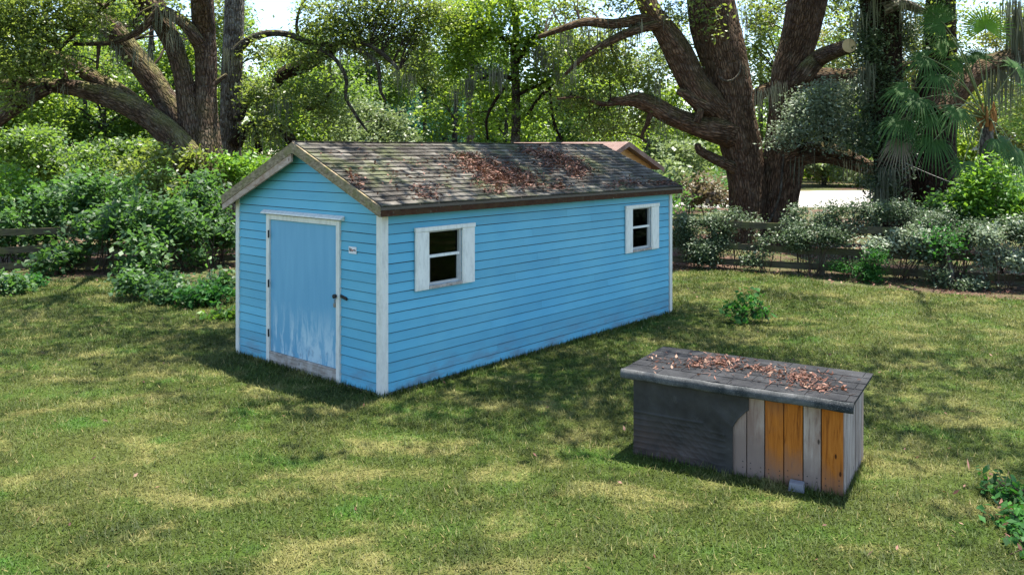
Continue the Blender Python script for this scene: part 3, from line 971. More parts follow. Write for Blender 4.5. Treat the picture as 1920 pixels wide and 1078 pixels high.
# windows
for (y0, y1, z0, z1), (ya, yb) in ((W1, (.482, 1.497)), (W2, (4.98, 5.982))):
    win = thing('window', None, None); win.parent = shed
    zs, zt = z0 - .042, z1 + .0
    for a, b in ((ya, y0 - .003), (y1 + .003, yb)):
        sh = MB().box(.018, .040, a, b, zs, zt).build('shutter', M['white_clean'], win, .003)
        w = b - a
        MB().box(.0405, .046, a + .02, a + w * .62, zs + .02, zt - .02).build('shutter_panel', M['white_clean'], win, .002)
    MB().box(.018, .050, ya - .006, yb + .006, z1 + .002, z1 + .054).build('head_casing', M['white_clean'], win, .003)
    MB().box(-.03, .046, y0 - .002, y1 + .002, z0 - .040, z0 - .002).build('window_sill', M['sill'], win, .003)
    mb = MB(); zm = (z0 + z1) / 2 + .02
    mb.box(-.032, .014, y0 + .001, y0 + .022, z0, z1); mb.box(-.032, .014, y1 - .03, y1 - .001, z0, z1)
    mb.box(-.032, .014, y0 + .023, y1 - .031, z1 - .018, z1); mb.build('frame', M['sash'], win)
    MB().box(-.022, .012, y0 + .023, y1 - .031, zm - .016, zm + .016).build('meeting_rail', M['white_clean'], win)
    mb = MB(); mb.box(-.030, .004, y0 + .023, y0 + .04, z0 + .001, zm - .017); mb.box(-.030, .004, y1 - .055, y1 - .032, z0 + .001, zm - .017); mb.box(-.030, .004, y0 + .041, y1 - .056, z0 + .001, z0 + .03)
    mb.build('lower_sash', M['sash'], win)
    MB().box(-.020, -.017, y0 + .041, y1 - .056, z0 + .031, zm - .017).build('pane', M['glass'], win)
    MB().box(-.026, -.023, y0 + .023, y1 - .031, zm + .017, z1 - .019).build('pane', M['glass'], win)

# roof: deck, boards, shingles
mb = MB()
xe = OE + .006
for sgn in (1, -1):
    e = -W_ / 2 + sgn * (W_ / 2 + xe); r = -W_ / 2 + sgn * .0005
    ze = roof_z(e) - .004; zr = HR - .004
    mb.quad8(((r, -OG + .001, zr - .035), (e, -OG + .001, ze - .035), (e, L_ + OG - .001, ze - .035), (r, L_ + OG - .001, zr - .035), (r, -OG + .001, zr), (e, -OG + .001, ze), (e, L_ + OG - .001, ze), (r, L_ + OG - .001, zr)))
roof = mb.build('roof', M['deck'], shed)
for y0, y1 in ((-OG - .024, -OG), (L_ + OG, L_ + OG + .024)):
    for sgn in (1, -1):
        e = -W_ / 2 + sgn * (W_ / 2 + OE - .0); r = -W_ / 2 + sgn * .0005
        poly = [(r, y0, HR + .008), (e, y0, roof_z(e) + .008), (e, y0, roof_z(e) - .115), (r, y0, HR - .125)]
        MB().prism(poly, (0, y1 - y0, 0)).build('rake_board', M['rake'], roof)
for x in (OE - .024, -W_ - OE):
    MB().box(x, x + .024, -OG + .001, L_ + OG - .001, HE - .01, 2.145).build('fascia_board', M['fascia'], roof)
# bare trim board along the left slope of the gable
h = W_ / 2
poly = [(-W_ - OE + .01, 0, roof_z(-W_ - OE) - .1165), (-W_ / 2 - .03, 0, HR - .135), (-W_ / 2 - .03, 0, HR - .235), (-W_ - OE + .01, 0, roof_z(-W_ - OE) - .19)]
MB().prism([(x, -OG - .018, z) for x, y, z in poly], (0, .03, 0)).build('frieze_board', M['frieze'], shed)
cs, sn = math.cos(SLOPE), math.sin(SLOPE)
SLEN = (W_ / 2 + xe) / cs
NC = 16
EXS = SLEN / NC
TAB = (L_ + 2 * OG) / 22
sr = random.Random(2)


def shingle_mesh(w, chew):
    mb = MB()
    l = EXS * 1.45
    x1 = w - .007
    c0, c1 = chew
    mb.quad8(((.004, c0, .006), (x1, c1, .006), (x1, l, .001), (.004, l, .001), (.004, c0, .024), (x1, c1, .024), (x1, l, .004), (.004, l, .004)))
    return mb


variants = [shingle_mesh(TAB, (sr.uniform(-.006, .008), sr.uniform(-.006, .008))).mesh('shingle') for _ in range(6)]
half = [shingle_mesh(TAB / 2, (0, .003)).mesh('shingle') for _ in range(1)][0]
for me in variants + [half]: me.materials.append(M['shingle'])
spots = []
for i in range(NC):
    k = 0; y = -OG - (TAB / 2 if i % 2 else 0)
    y = -OG
    ws_ = ([TAB / 2] if i % 2 else []) + [TAB] * (21 if i % 2 else 22) + ([TAB / 2] if i % 2 else [])
    for w in ws_: spots.append((i, y, w)); y += w


def slope_frame(s, y, lift=0.0, left=False):
    if left:
        return Matrix(((0, cs, -sn, -W_ - xe + s * cs - sn * lift), (-1, 0, 0, y), (0, sn, cs, roof_z(-W_ - xe) + s * sn + cs * lift), (0, 0, 0, 1)))
    return Matrix(((0, -cs, sn, xe - s * cs + sn * lift), (1, 0, 0, y), (0, sn, cs, roof_z(xe) + s * sn + cs * lift), (0, 0, 0, 1)))


mbj = MB(); tj = []
for idx, (i, y, w) in enumerate(spots):
    lift = sr.uniform(0, .003); rot = sr.uniform(-.006, .006)
    mx = slope_frame(i * EXS - .008, y, lift) @ Matrix.Rotation(rot, 4, 'Z')
    if idx < 298:
        o = bpy.data.objects.new('shingle', half if w < TAB * .9 else sr.choice(variants)); COL.objects.link(o)
        o.parent = roof; o.matrix_local = mx
    else:
        b = len(mbj.v); src = shingle_mesh(w, (sr.uniform(-.006, .008), sr.uniform(-.006, .008)))
        mbj.v += [tuple(mx @ Vector(q)) for q in src.v]; mbj.f += [tuple(b + k for k in f) for f in src.f]; tj += [sr.random()] * 6
for (i, y, w) in spots:
    mx = slope_frame(i * EXS - .008, L_ - y, sr.uniform(0, .003), True)
    b = len(mbj.v); src = shingle_mesh(w, (0, 0))
    mbj.v += [tuple(mx @ Vector(q)) for q in src.v]; mbj.f += [tuple(b + k for k in f) for f in src.f]; tj += [sr.random()] * 6
me = mbj.mesh('upper_shingles')
a = me.attributes.new('tint', 'FLOAT', 'FACE'); a.data.foreach_set('value', np.array(tj[:len(me.polygons)], dtype=np.float32))
o = link('upper_shingles', me, M['shingle'], roof); o['kind'] = 'stuff'
ncap = 22
for k in range(ncap):
    y = -OG + k * TAB
    mb = MB(); d = .13
    for sgn in (1, -1):
        mb.quad8(((-W_ / 2, y, HR + .006), (-W_ / 2 + sgn * d, y, HR + .006 - d * TS), (-W_ / 2 + sgn * d, y + TAB * 1.08, HR + .006 - d * TS), (-W_ / 2, y + TAB * 1.08, HR + .006),
                  (-W_ / 2, y, HR + .022), (-W_ / 2 + sgn * d, y, HR + .022 - d * TS), (-W_ / 2 + sgn * d, y + TAB * 1.08, HR + .013 - d * TS), (-W_ / 2, y + TAB * 1.08, HR + .013)))
    mb.build('ridge_cap', M['shingle'], roof)

# fallen leaves on the roof
SHED_M = Matrix.Translation(SHED_O) @ Matrix.Rotation(SHED_A, 4, 'Z')
rn = SHED_M.to_3x3() @ Vector((sn, 0, cs)); rp = SHED_M @ Vector((-W_ / 2, 0, HR))


def on_plane(u, v, p, nrm):
    d = Vector(((u - 960) / F_PX, 1, -(v - V0) / F_PX)); c = Vector((0, 0, CAM_H))
    return c + d * ((p - c).dot(nrm) / d.dot(nrm))


rng2 = np.random.default_rng(17)
pts = []
for u, v, su, sv, k in ((945, 334, 28, 10, 1300), (900, 312, 22, 8, 560), (985, 345, 15, 6, 260), (875, 298, 18, 5, 180), (1005, 288, 24, 5, 240), (1050, 306, 20, 8, 560), (1082, 323, 15, 8, 430), (1028, 296, 16, 5, 160),
                       (1180, 346, 16, 5, 150), (1245, 347, 20, 2.5, 120), (1150, 352, 14, 3, 60), (800, 372, 16, 4, 90), (930, 362, 14, 3, 80), (1047, 354, 16, 4, 120), (800, 330, 45, 16, 60), (790, 356, 22, 6, 70), (672, 352, 9, 6, 60),
                       (655, 335, 7, 7, 40), (900, 330, 200, 22, 160), (725, 305, 60, 14, 50)):
    for _ in range(k):
        uu, vv = u + rng2.normal() * su, v + rng2.normal() * sv
        w = on_plane(uu, vv, rp, rn); l = SHED_M.inverted() @ w
        if -W_ / 2 + .05 < l.x < xe - .02 and -OG < l.y < L_ + OG: pts.append(w + rn * .022)
scatter_litter('roof_leaves', 'reddish brown fallen oak leaves heaped on the shed roof', pts, .062, 18, z=.0, lift=.05)


# ------------------------------------------------------------------ the low wooden box
bx = thing('wooden_box', 'low wooden plank box with black felt roof, half wrapped in black sheet', 'box', BOX_O, BOX_A)
BW, BD, BH = 1.83, .98, .745
mb = MB()
mb.box(.03, BW - .03, .024, .05, .02, BH); mb.box(.03, BW - .03, BD - .05, BD - .024, .02, BH); mb.box(.026, .05, .052, BD - .052, .02, BH); mb.box(BW - .05, BW - .026, .052, BD - .052, .02, BH)
mb.build('carcass', M['inside'], bx)
edges = [.455, .566, .650, .737, .823, .902, .997]
cols = ['grey', 'grey', 'orange', 'orange', 'grey', 'orange']
prr = random.Random(5)
for i, c in enumerate(cols):
    a, b = edges[i] * BW + .004, edges[i + 1] * BW - .004
    y = prr.uniform(-.003, .003)
    o = MB().box(a, b, y, .0225, prr.uniform(-.02, .0), BH).build('plank', M['orange_plank' if c == 'orange' else 'grey_plank'], bx, .004)
    o['label'] = 'orange stained front plank' if c == 'orange' else 'grey weathered front plank'
    for zz in (.07, .12):
        for xx in (a + .03, b - .03):
            m2 = MB(); m2.disc((xx, y - .0015, zz + prr.uniform(-.015, .015)), (0, 1, 0), .005, .004, 6); m2.build('nail', M['iron'], o)
x = 0
for i in range(3):
    MB().box(x + .002, x + .275, .002, .0225, -.02, BH).build('plank', M['grey_plank'], bx); x += .277
y = .0
for i in range(7):
    w = BD / 7
    MB().box(BW - .0225, BW + prr.uniform(-.003, .003), y + .003 + (.024 if i == 0 else 0), y + w - .004, prr.uniform(-.02, 0), BH + .02).build('plank', M['side_plank'], bx, .003)
    MB().box(0 + prr.uniform(-.003, .003), .0225, y + .003 + (.024 if i == 0 else 0), y + w - .004, prr.uniform(-.02, 0), BH + .02).build('plank', M['side_plank'], bx, .003)
    y += w
x = .024
for i in range(12):
    w = (BW - .05) / 12
    MB().box(x + .003, x + w - .003, BD - .0225, BD, -.01, BH).build('plank', M['side_plank'], bx); x += w
# black sheet: a grid with real relief, trimmed to a stepped right edge
nx, nz = 150, 84
gv, gf = [], []


def sheet_right(z):
    t = z / BH
    if t < .56: return .503
    if t < .66: return .503 + (t - .56) / .10 * .022
    if t < .78: return .525 + (t - .66) / .12 * .046
    return .577


for j in range(nz + 1):
    z = -.01 + (BH - .0) * j / nz
    xr = sheet_right(z) * BW
    for i in range(nx + 1):
        xx = -.012 + (xr + .012) * i / nx
        y = -.012
        tx = xx / BW
        fold = math.exp(-((tx - .447) / .045) ** 2)
        y -= .022 * fold * (1 - .5 * max(0, z / BH - .5))
        y -= .009 * mnoise.noise(Vector((xx * 4, z * 3, 1))) + .004 * mnoise.noise(Vector((xx * 11, z * 9, 2))) + .006 * (.5 - abs(mnoise.noise(Vector((xx * 6 + z * 3, z * 5, 9)))))
        if z < .40 and tx < .47:
            hl = math.exp(-(((z * 18.5 + .25 * mnoise.noise(Vector((xx * 2, z, 4)))) % 1 - .5) / .09) ** 2)
            dg = max(math.exp(-((((xx * .9 + z * 1.15) * 13) % 1 - .5) / .10) ** 2), 0) if .14 < tx < .40 else 0
            fade = min(1, (.40 - z) / .03)
            y -= .0045 * max(hl, dg * .8) * fade
        if abs(z - .405) < .012 and tx < .36: y -= .006 * (1 - abs(z - .405) / .012)
        if z / BH > .56: y -= .004 * max(0, 1 - (xr - xx) / .02)
        gv.append((xx, y, z))
for j in range(nz):
    for i in range(nx):
        a = j * (nx + 1) + i; gf.append((a, a + 1, a + nx + 2, a + nx + 1))
me = np_mesh('black_sheet', np.array(gv), np.array(gf), smooth=True)
o = link('black_sheet', me, M['tarp'], bx)
mo = o.modifiers.new('thickness', 'SOLIDIFY'); mo.thickness = .006; mo.offset = -1
# felt roof
RX0, RX1, RY0, RY1 = -.10, 1.92, -.085, .955
rf = MB(); rf.box(RX0 + .01, RX1 - .01, RY0 + .02, RY1, BH + .022, BH + .048); rf = rf.build('roof_board', M['felt'], bx)
mb = MB()
nseg = 26
for k in range(nseg):    # rolled front edge, slightly wavy
    pass
gv, gf = [], []
prof = [(.035, .052), (.0, .062), (-.018, .056), (-.030, .03), (-.030, -.012), (-.022, -.022), (-.012, -.016), (.0, .02)]
for k in range(nseg + 1):
    xx = RX0 + (RX1 - RX0) * k / nseg
    dz = .006 * mnoise.noise(Vector((xx * 3, 0, 5))) - .004 * math.sin(xx * 1.6); dy = .006 * mnoise.noise(Vector((xx * 4, 2, 5)))
    gv += [(xx, RY0 + py + dy, BH + pz + dz + .004 * mnoise.noise(Vector((xx * 9, pz * 60, 7)))) for py, pz in prof]
for k in range(nseg):
    for i in range(len(prof)):
        a = k * len(prof) + i; b = k * len(prof) + (i + 1) % len(prof); gf.append((a, b, b + len(prof), a + len(prof)))
o = link('rolled_edge', np_mesh('rolled_edge', np.array(gv), np.array(gf), smooth=True), M['felt_edge'], rf)
for j in range(5):
    y0 = RY0 + .012 + j * .205
    off = .16 if j % 2 else 0
    xx = RX0 + .005
    k = 0
    while xx < RX1 - .02:
        w = .325 if not (k == 0 and off) else off
        xe_ = min(xx + w, RX1)
        y1 = min(y0 + .25, RY1 + .01)
        mb = MB(); zt = BH + .05
        d = prr.uniform(0, .006)
        mb.quad8(((xx + .0015, y0 + d, zt), (xe_ - .003, y0 + d, zt), (xe_ - .003, y1, zt - .0), (xx + .003, y1, zt), (xx + .003, y0 + d, zt + .009), (xe_ - .003, y0 + d + prr.uniform(-.004, .004), zt + .009), (xe_ - .003, y1, zt + .004), (xx + .003, y1, zt + .004)))
        mb.build('shingle', M['felt'], rf)
        xx += w; k += 1
BOX_M = Matrix.Translation(BOX_O) @ Matrix.Rotation(BOX_A, 4, 'Z')
pts = []
for cx_, cy_, sx_, sy_, k in ((.62, .62, .13, .14, 190), (.50, .42, .09, .12, 60), (1.02, .55, .10, .10, 90), (1.42, .45, .13, .15, 210), (1.60, .18, .12, .07, 90), (.9, .4, .5, .25, 120), (.15, .3, .12, .2, 25)):
    for _ in range(k):
        l = Vector((cx_ + rng2.normal() * sx_, cy_ + rng2.normal() * sy_, BH + .068))
        if RX0 + .03 < l.x < RX1 - .03 and RY0 < l.y < RY1 - .03: pts.append(BOX_M @ l)
scatter_litter('box_roof_leaves', 'dry brown fallen leaves scattered over the black box roof', pts, .05, 19, z=0, lift=.02)
bp = BOX_M @ Vector((1.47, -.07, 0))
bo = MB()
bo.quad8(((-.065, -.04, 0), (.065, -.04, 0), (.065, .05, 0), (-.065, .05, 0), (-.055, -.03, .07), (.055, -.03, .065), (.058, .045, .075), (-.058, .045, .078)))
bo = bo.build('concrete_block', M['block'], None, .008)
bo.location = bp; bo.rotation_euler = (0, 0, BOX_A + .08)
tag(bo, 'small grey concrete block lying in the grass before the plank box', 'block')
n = 420
q = np.stack([rl.uniform(-8, 9, n), rl.uniform(5.2, 18, n)], 1); q = q[q[:, 1] < lawn_edge(q[:, 0])]
a_, b_ = to_local(q[:, 0], q[:, 1], SHED_O, SHED_A); k1 = ~((a_ > -3.1) & (a_ < .1) & (b_ > -.1) & (b_ < 6.5))
a_, b_ = to_local(q[:, 0], q[:, 1], BOX_O, BOX_A); k1 &= ~((a_ > -.1) & (a_ < 1.9) & (b_ > -.1) & (b_ < 1.1))
q = q[k1]
scatter_litter('lawn_leaves', 'stray brown fallen leaves lying in the mown lawn', np.c_[q, np.zeros(len(q))], .05, 23, z=.03, lift=.02)

# ------------------------------------------------------------------ fences
def rail_fence(a, b, label, rails=(1.055, .55, .17), span=2.35, seed=1):
    a, b = Vector((*a, 0)), Vector((*b, 0))
    ln = (b - a).length; n = max(1, round(ln / span)); ang = math.atan2(b.y - a.y, b.x - a.x)
    t = thing('rail_fence', label, 'fence', a, ang)
    r = random.Random(seed)
    s = ln / n
    for i in range(n + 1):
        x = i * s
        MB().box(x - .06, x + .06, .03, .14, -.1, 1.17 + r.uniform(-.03, .04)).build('post', M['post'], t, .006)
    for i in range(n):
        for z in rails:
            d0, d1 = r.uniform(-.03, .03), r.uniform(-.03, .03)
            x0, x1 = i * s + .004, (i + 1) * s - .004
            mb = MB(); mb.quad8(((x0, -.01, z - .075 + d0), (x1, -.01, z - .075 + d1), (x1, .028, z - .075 + d1), (x0, .028, z - .075 + d0), (x0, -.01, z + .075 + d0), (x1, -.01, z + .075 + d1), (x1, .028, z + .075 + d1), (x0, .028, z + .075 + d0)))
            mb.build('rail', M['rail'], t, .004)
    return t


rail_fence((2.6, 20.9), (13.5, 15.6), 'weathered wooden rail fence overgrown with vines below the big oak', seed=3)
rail_fence((-14.5, 17.95), (-3.2, 22.2), 'dark wooden rail fence half hidden behind leafy bushes at left', rails=(.96, .53, .145), seed=4)

# ------------------------------------------------------------------ neighbour building behind the shed
nb = thing('neighbour_shed', 'orange timber outbuilding with reddish gabled roof behind the blue shed', 'shed', P(1172, 265, 20.5) * 1.0)
nb.location.z = 0
pk = P(1172, 266, 20.5).z
ang = math.atan2(-.6572, .7537)
nb.rotation_euler = (0, 0, ang)
# local x runs along the gable wall to the right and away, the ridge runs towards -x... built as a gable prism
gw, gl, gs = 3.0, 3.4, .40
ez = pk - gw / 2 * gs
mb = MB(); mb.prism([(-.12, -gw / 2 + .12, 0), (-.12, gw / 2 - .12, 0), (-.12, gw / 2 - .12, ez - .02), (-.12, 0, pk - .09), (-.12, -gw / 2 + .12, ez - .02)], (-gl, 0, 0))
mb.build('wall', M['orange_wall'], nb)
for sgn in (1, -1):
    mb = MB(); mb.quad8(((.1, 0, pk - .06), (.1, sgn * (gw / 2 + .15), ez - .12), (-gl - .2, sgn * (gw / 2 + .15), ez - .12), (-gl - .2, 0, pk - .06), (.1, 0, pk), (.1, sgn * (gw / 2 + .15), ez - .06), (-gl - .2, sgn * (gw / 2 + .15), ez - .06), (-gl - .2, 0, pk)))
    mb.build('roof', M['red_roof'], nb)
    mb = MB(); mb.quad8(((.101, 0, pk - .12), (.101, sgn * (gw / 2 + .15), ez - .18), (.125, sgn * (gw / 2 + .15), ez - .18), (.125, 0, pk - .12), (.101, 0, pk + .004), (.101, sgn * (gw / 2 + .15), ez - .056), (.125, sgn * (gw / 2 + .15), ez - .056), (.125, 0, pk + .004)))
    mb.build('rake_board', M['red_roof'], nb)

# pale building far right, and the pale post under the palm
pb = thing('far_building', 'pale building glimpsed far away through the leaves right of the palm', 'building', P(1990, 300, 60)); pb.location.z = 0
MB().box(-3.2, 4, 0, 5, 0, 2.75).build('wall', M['pale'], pb)
mb = MB(); mb.prism([(-3.6, -.5, 2.76), (-3.6, 5.5, 2.76), (-3.6, 2.5, 3.9)], (8, 0, 0)); mb.build('roof', M['sash'], pb)
for x in (-2.2, .2):
    w = MB().box(x, x + 1.1, -.04, -.003, 1.0, 2.1).build('window', M['white'], pb); MB().box(x + .08, x + 1.02, -.05, -.042, 1.08, 2.02).build('pane', M['glass'], w)
pp = P(1796, 350, 21.5)
o = MB().box(-.045, .045, -.045, .045, 0, pp.z + .2).build('pale_post', M['sash'], None, .01); o.location = (pp.x, pp.y, 0)
tag(o, 'pale upright post standing under the palm beside the dark trunk', 'post')


# ------------------------------------------------------------------ trees
def ground_under(pts): return Vector((pts[0][0], pts[0][1], 0))


def leaf_part(tree, blobs, leaf, mat, name='crown', **kw):
    return leaf_object(name, blobs, leaf, mat, tree, True, **kw)


OVER = .32


def overhead(c, r, k=1.0): return (np.array(c, float), np.array(r, float), k, 0.0)  # leaf clump above the view, placed for the shade it casts


# ---- the big oak at right
Y = 25.0
oak = thing('live_oak', 'massive forked live oak standing behind the right-hand fence, one branch sawn off', 'tree', (P(1430, 400, Y).x, Y, 0))
mid_p, mid_r = px([(1393, 470, 46), (1399, 430, 38), (1403, 390, 33), (1399, 330, 33), (1389, 270, 35), (1374, 215, 37), (1368, 175, 38), (1358, 117, 38), (1340, 39, 42), (1322, -90, 42), (1310, -230, 38)], Y)
rt_p, rt_r = px([(1466, 470, 46), (1460, 430, 36), (1459, 395, 32), (1463, 345, 35), (1470, 290, 35), (1467, 245, 29), (1467, 195, 25), (1475, 136, 27), (1497, 78, 32), (1513, 0, 36), (1535, -110, 38), (1560, -240, 34)], Y + .25)
T1 = Tubes(); T1.add(mid_p, mid_r, 44, .11, .20); T1.add(rt_p, rt_r, 44, .11, .20)
link('trunk', T1.mesh('trunk'), BARK['oak'], oak, True)
oak_limbs = list(mid_p[7:]) + list(rt_p[7:])
def olimb(pts, Yd, sides=20, rough=.2, mat='oak', store=True):
    p, r = px(pts, Yd); o, op = limb(oak, p, r, BARK[mat], sides, .16, rough)
    if store: oak_limbs.extend(list(op[::3]))
    return o
olimb([(1385, 268, 22, Y), (1354, 222, 28, Y - .15), (1322, 185, 29), (1300, 155, 27), (1272, 98, 25), (1245, 55, 20), (1226, 30, 18), (1206, -10, 17), (1180, -90, 15)], Y - .5, 28)
olimb([(1398, 262, 22, Y), (1368, 248, 26, Y - .2), (1335, 241, 23), (1296, 232, 18), (1257, 217, 17), (1226, 199, 16), (1192, 187, 13), (1168, 190, 8), (1145, 186, 3)], Y - .6, 22, .28)
olimb([(1168, 192, 5), (1130, 196, 4), (1090, 182, 3), (1045, 186, 2)], Y - .6, 8)
olimb([(1222, 205, 6), (1212, 235, 4), (1203, 255, 3), (1212, 268, 2)], Y - .6, 8)
olimb([(1345, 218, 12, Y), (1326, 203, 15), (1303, 190, 12), (1284, 176, 9), (1270, 172, 6)], Y - .8, 12)
olimb([(1306, 230, 7), (1312, 215, 7), (1314, 205, 6)], Y - 1.1, 10)
olimb([(1402, 326, 12, Y), (1362, 308, 10), (1330, 293, 9), (1311, 282, 8), (1308, 270, 6)], Y - .4, 12)
olimb([(1232, 36, 11), (1200, 38, 10), (1150, 46, 9), (1100, 42, 8), (1055, 54, 6), (1010, 70, 4)], Y - .6, 12)
olimb([(1238, 46, 9), (1190, 58, 8), (1140, 80, 7), (1090, 112, 5), (1060, 140, 3)], Y - .7, 10)
olimb([(1472, 300, 20, Y), (1505, 288, 22), (1549, 287, 20), (1590, 300, 17), (1640, 318, 13), (1690, 320, 9)], Y - .3, 18)
olimb([(1490, 150, 18), (1540, 145, 16), (1600, 144, 14), (1660, 132, 12), (1720, 120, 9)], Y + .5, 16)
olimb([(1385, 210, 16), (1420, 180, 13), (1452, 160, 10), (1480, 150, 7)], Y + .9, 14)
p_, r_ = px([(1474, 185, 14, Y + .25), (1494, 158, 18, Y - .1), (1512, 135, 17), (1535, 111, 15.5), (1562, 97, 14, Y - 1.3), (1590, 87, 13, Y - 2.3)], Y - .5)
stub, op = limb(oak, p_, r_, BARK['left'], 20, .14, .16)
d = (p_[-1] - p_[-2]).normalized(); mb = MB(); mb.disc(p_[-1] - oak.location + d * .06, d, r_[-1] * 1.0, .03, 22)
cut = mb.build('sawn_end', M['cutwood'], stub); cut.location = oak.location
# loop of vine over the trunk
t = Tubes(); p_, r_ = px([(1347, 142, 1.6), (1356, 151, 1.8), (1372, 151, 1.8), (1386, 138, 1.8), (1390, 118, 1.6)], Y - .75); t.add(p_, r_, 6, .1)
link('vine_stem', t.mesh('vine_stem'), BARK['grey'], oak, True)
t = Tubes(); p_, r_ = px([(1440, 420, 2.5), (1452, 395, 2.2), (1463, 362, 2), (1466, 330, 2), (1470, 290, 1.6)], Y - .62); t.add(p_, r_, 6, .1)
link('vine_stem', t.mesh('vine_stem'), BARK['grey'], oak, True)
# unseen limbs over the lawn, added to carry the overhead shade clumps
for pts, rr in (([P(1322, -90, Y), (5.6, 22, 9.2), (4.2, 18.5, 10.2), (3.9, 16.5, 10.5)], [.42, .22, .09, .02]),
                ([P(1535, -110, Y), (9.2, 22, 9.6), (9.6, 18, 10.4), (9.2, 17, 10.5)], [.42, .2, .07, .02]),
                ([P(1180, -90, Y - .5), (1.2, 21.5, 9.6), (-1.0, 18.5, 10.6)], [.3, .15, .02])):
    o, op = limb(oak, pts, rr, BARK['oak'], 12, .4, .12)
bl = [blob(1150, 120, 25, 70, 42, 1.0), blob(1095, 185, 25, 70, 30, 1.0), blob(1215, 150, 24.6, 46, 26, .8), blob(1262, 18, 24.4, 40, 24, .5, .1), blob(1165, 8, 24.2, 46, 16, .8), blob(1085, 90, 25.2, 60, 36, .8), blob(1195, 225, 25, 55, 22, .8),
      blob(1120, 240, 25.4, 60, 24, .9), blob(1420, 40, 26.5, 40, 50, .45), blob(1432, 150, 26.5, 30, 36, .6), blob(1590, 60, 26, 30, 40, .7), blob(1420, 90, 27.5, 40, 60, .6), blob(1290, 130, 26.5, 36, 40, .5), blob(1065, 15, 26, 60, 30, .8), blob(1250, 60, 26.5, 40, 40, .6), blob(1440, 15, 27, 40, 40, .7), blob(1580, 10, 27, 40, 40, .7), blob(1150, 70, 27, 60, 30, .6), blob(1560, 110, 27, 40, 36, .5), blob(1330, 30, 24, 30, 40, .25), blob(1262, 110, 25.3, 30, 60, .35)]
ov = []  # out-of-view crown clumps added to dapple the lawn, thicker above the roof
for k, c in enumerate(((3.4, 15.5, 10.6), (1.5, 19, 10.8), (6.5, 18, 10.8), (7.5, 12.5, 10.6), (-1.5, 17, 10.8), (4.6, 12, 10.7), (-2.2, 13.5, 10.8), (1.0, 14.5, 10.9), (5.6, 15.0, 11.2), (2.0, 11.2, 10.6), (9.6, 10.8, 10.5), (6.2, 9.2, 10.4), (-.6, 10.6, 10.5))):
    ov.append(overhead(c, (2.1, 2.0, .8), 1.7 if c in ((3.4, 15.5, 10.6), (1.0, 14.5, 10.9), (2.0, 11.2, 10.6), (4.6, 12, 10.7), (-2.2, 13.5, 10.8)) else OVER))
over_o, oc = leaf_part(oak, ov, .16, 'oak', name='crown', cover=.85, per=42, spread=.32, rng=np.random.default_rng(99))
twigs('twigs', [(3.9, 16.5, 10.5), (9.2, 17, 10.5), (-1, 18.5, 10.6), (4.2, 18.5, 10.2)], oc, oak, M['twig'], .012, 160, np.random.default_rng(97))
o, cc = leaf_part(oak, bl, .13, 'oak', cover=1.7, per=15, spread=.24, rng=np.random.default_rng(101))
vis = cc[cc[:, 2] < 8.5]
twigs('twigs', oak_limbs, vis, oak, M['twig'], .03, 130, np.random.default_rng(102))
o, cc = leaf_part(oak, [blob(1530, 205, 23.6, 66, 48, 1.0), blob(1490, 245, 23.8, 40, 30, .9), blob(1585, 245, 23.6, 60, 44, .9), blob(1560, 170, 23.5, 45, 24, .8), blob(1620, 190, 23.4, 40, 50, .7), blob(1460, 268, 24, 22, 12, .5)], .095, 'sage', name='vine_leaves', cover=1.7, per=14, spread=.2, rng=np.random.default_rng(103))
twigs('vine_twigs', [P(1500, 290, 24.3), P(1550, 285, 24.2), P(1600, 300, 24.2)], cc, oak, M['twig'], .02, 40, np.random.default_rng(104))
anch = [P(u, v, Y - .6) for u, v in ((1100, 46), (1130, 45), (1160, 46), (1190, 40), (1230, 150), (1222, 160), (1200, 60), (1120, 92), (1150, 76), (1255, 20), (1400, 10), (1415, 120), (1420, 170), (1410, 30), (1440, 165), (1500, 290), (1560, 150), (1600, 146), (1640, 140), (1580, 300), (1620, 310), (1080, 120), (1060, 60), (1240, 222), (1280, 232), (1455, 158), (1425, 182))]
moss_object('hanging_moss', anch, oak, 90, (.25, 1.0), .025, np.random.default_rng(105))

# ---- vine-covered trunk right of it
Yv = 23.0
vt = thing('ivy_covered_tree', 'dark tree trunk thickly clothed in ivy between the oak and the palm', 'tree', (P(1672, 400, Yv).x, Yv, 0))
p_, r_ = px([(1680, 470, 44), (1676, 400, 34), (1668, 300, 30), (1662, 200, 30), (1656, 100, 32), (1650, 0, 34), (1640, -130, 34), (1630, -260, 28)], Yv)
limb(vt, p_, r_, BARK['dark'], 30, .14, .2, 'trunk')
p2, r2 = px([(1652, 20, 14), (1690, 8, 10), (1715, 15, 8), (1735, 24, 6)], Yv - .5); limb(vt, p2, r2, BARK['grey'], 10, .15, .15)
bl = [blob(1652, 40, Yv - .1, 40, 70, 1.0, -.05), blob(1632, 90, Yv - .3, 28, 70, .8), blob(1655, 170, Yv - .2, 42, 60, 1.0, -.08), blob(1640, 260, Yv - .2, 42, 50, .9, -.08), blob(1660, 345, Yv - .3, 36, 45, 1.0, 0), blob(1700, 60, Yv - .2, 22, 60, .5, -.05), blob(1688, 250, Yv - .2, 24, 60, .5, -.08), blob(1625, -40, Yv, 60, 60, .6)]
leaf_part(vt, bl, .10, 'hedge', cover=2.0, per=14, spread=.18, rng=np.random.default_rng(111))
moss_object('hanging_moss', [P(u, v, Yv - .7) for u, v in ((1610, 20), (1640, 0), (1625, 120), (1700, 10), (1660, 320), (1645, 350))], vt, 40, (.3, 1.2), .035, np.random.default_rng(112))

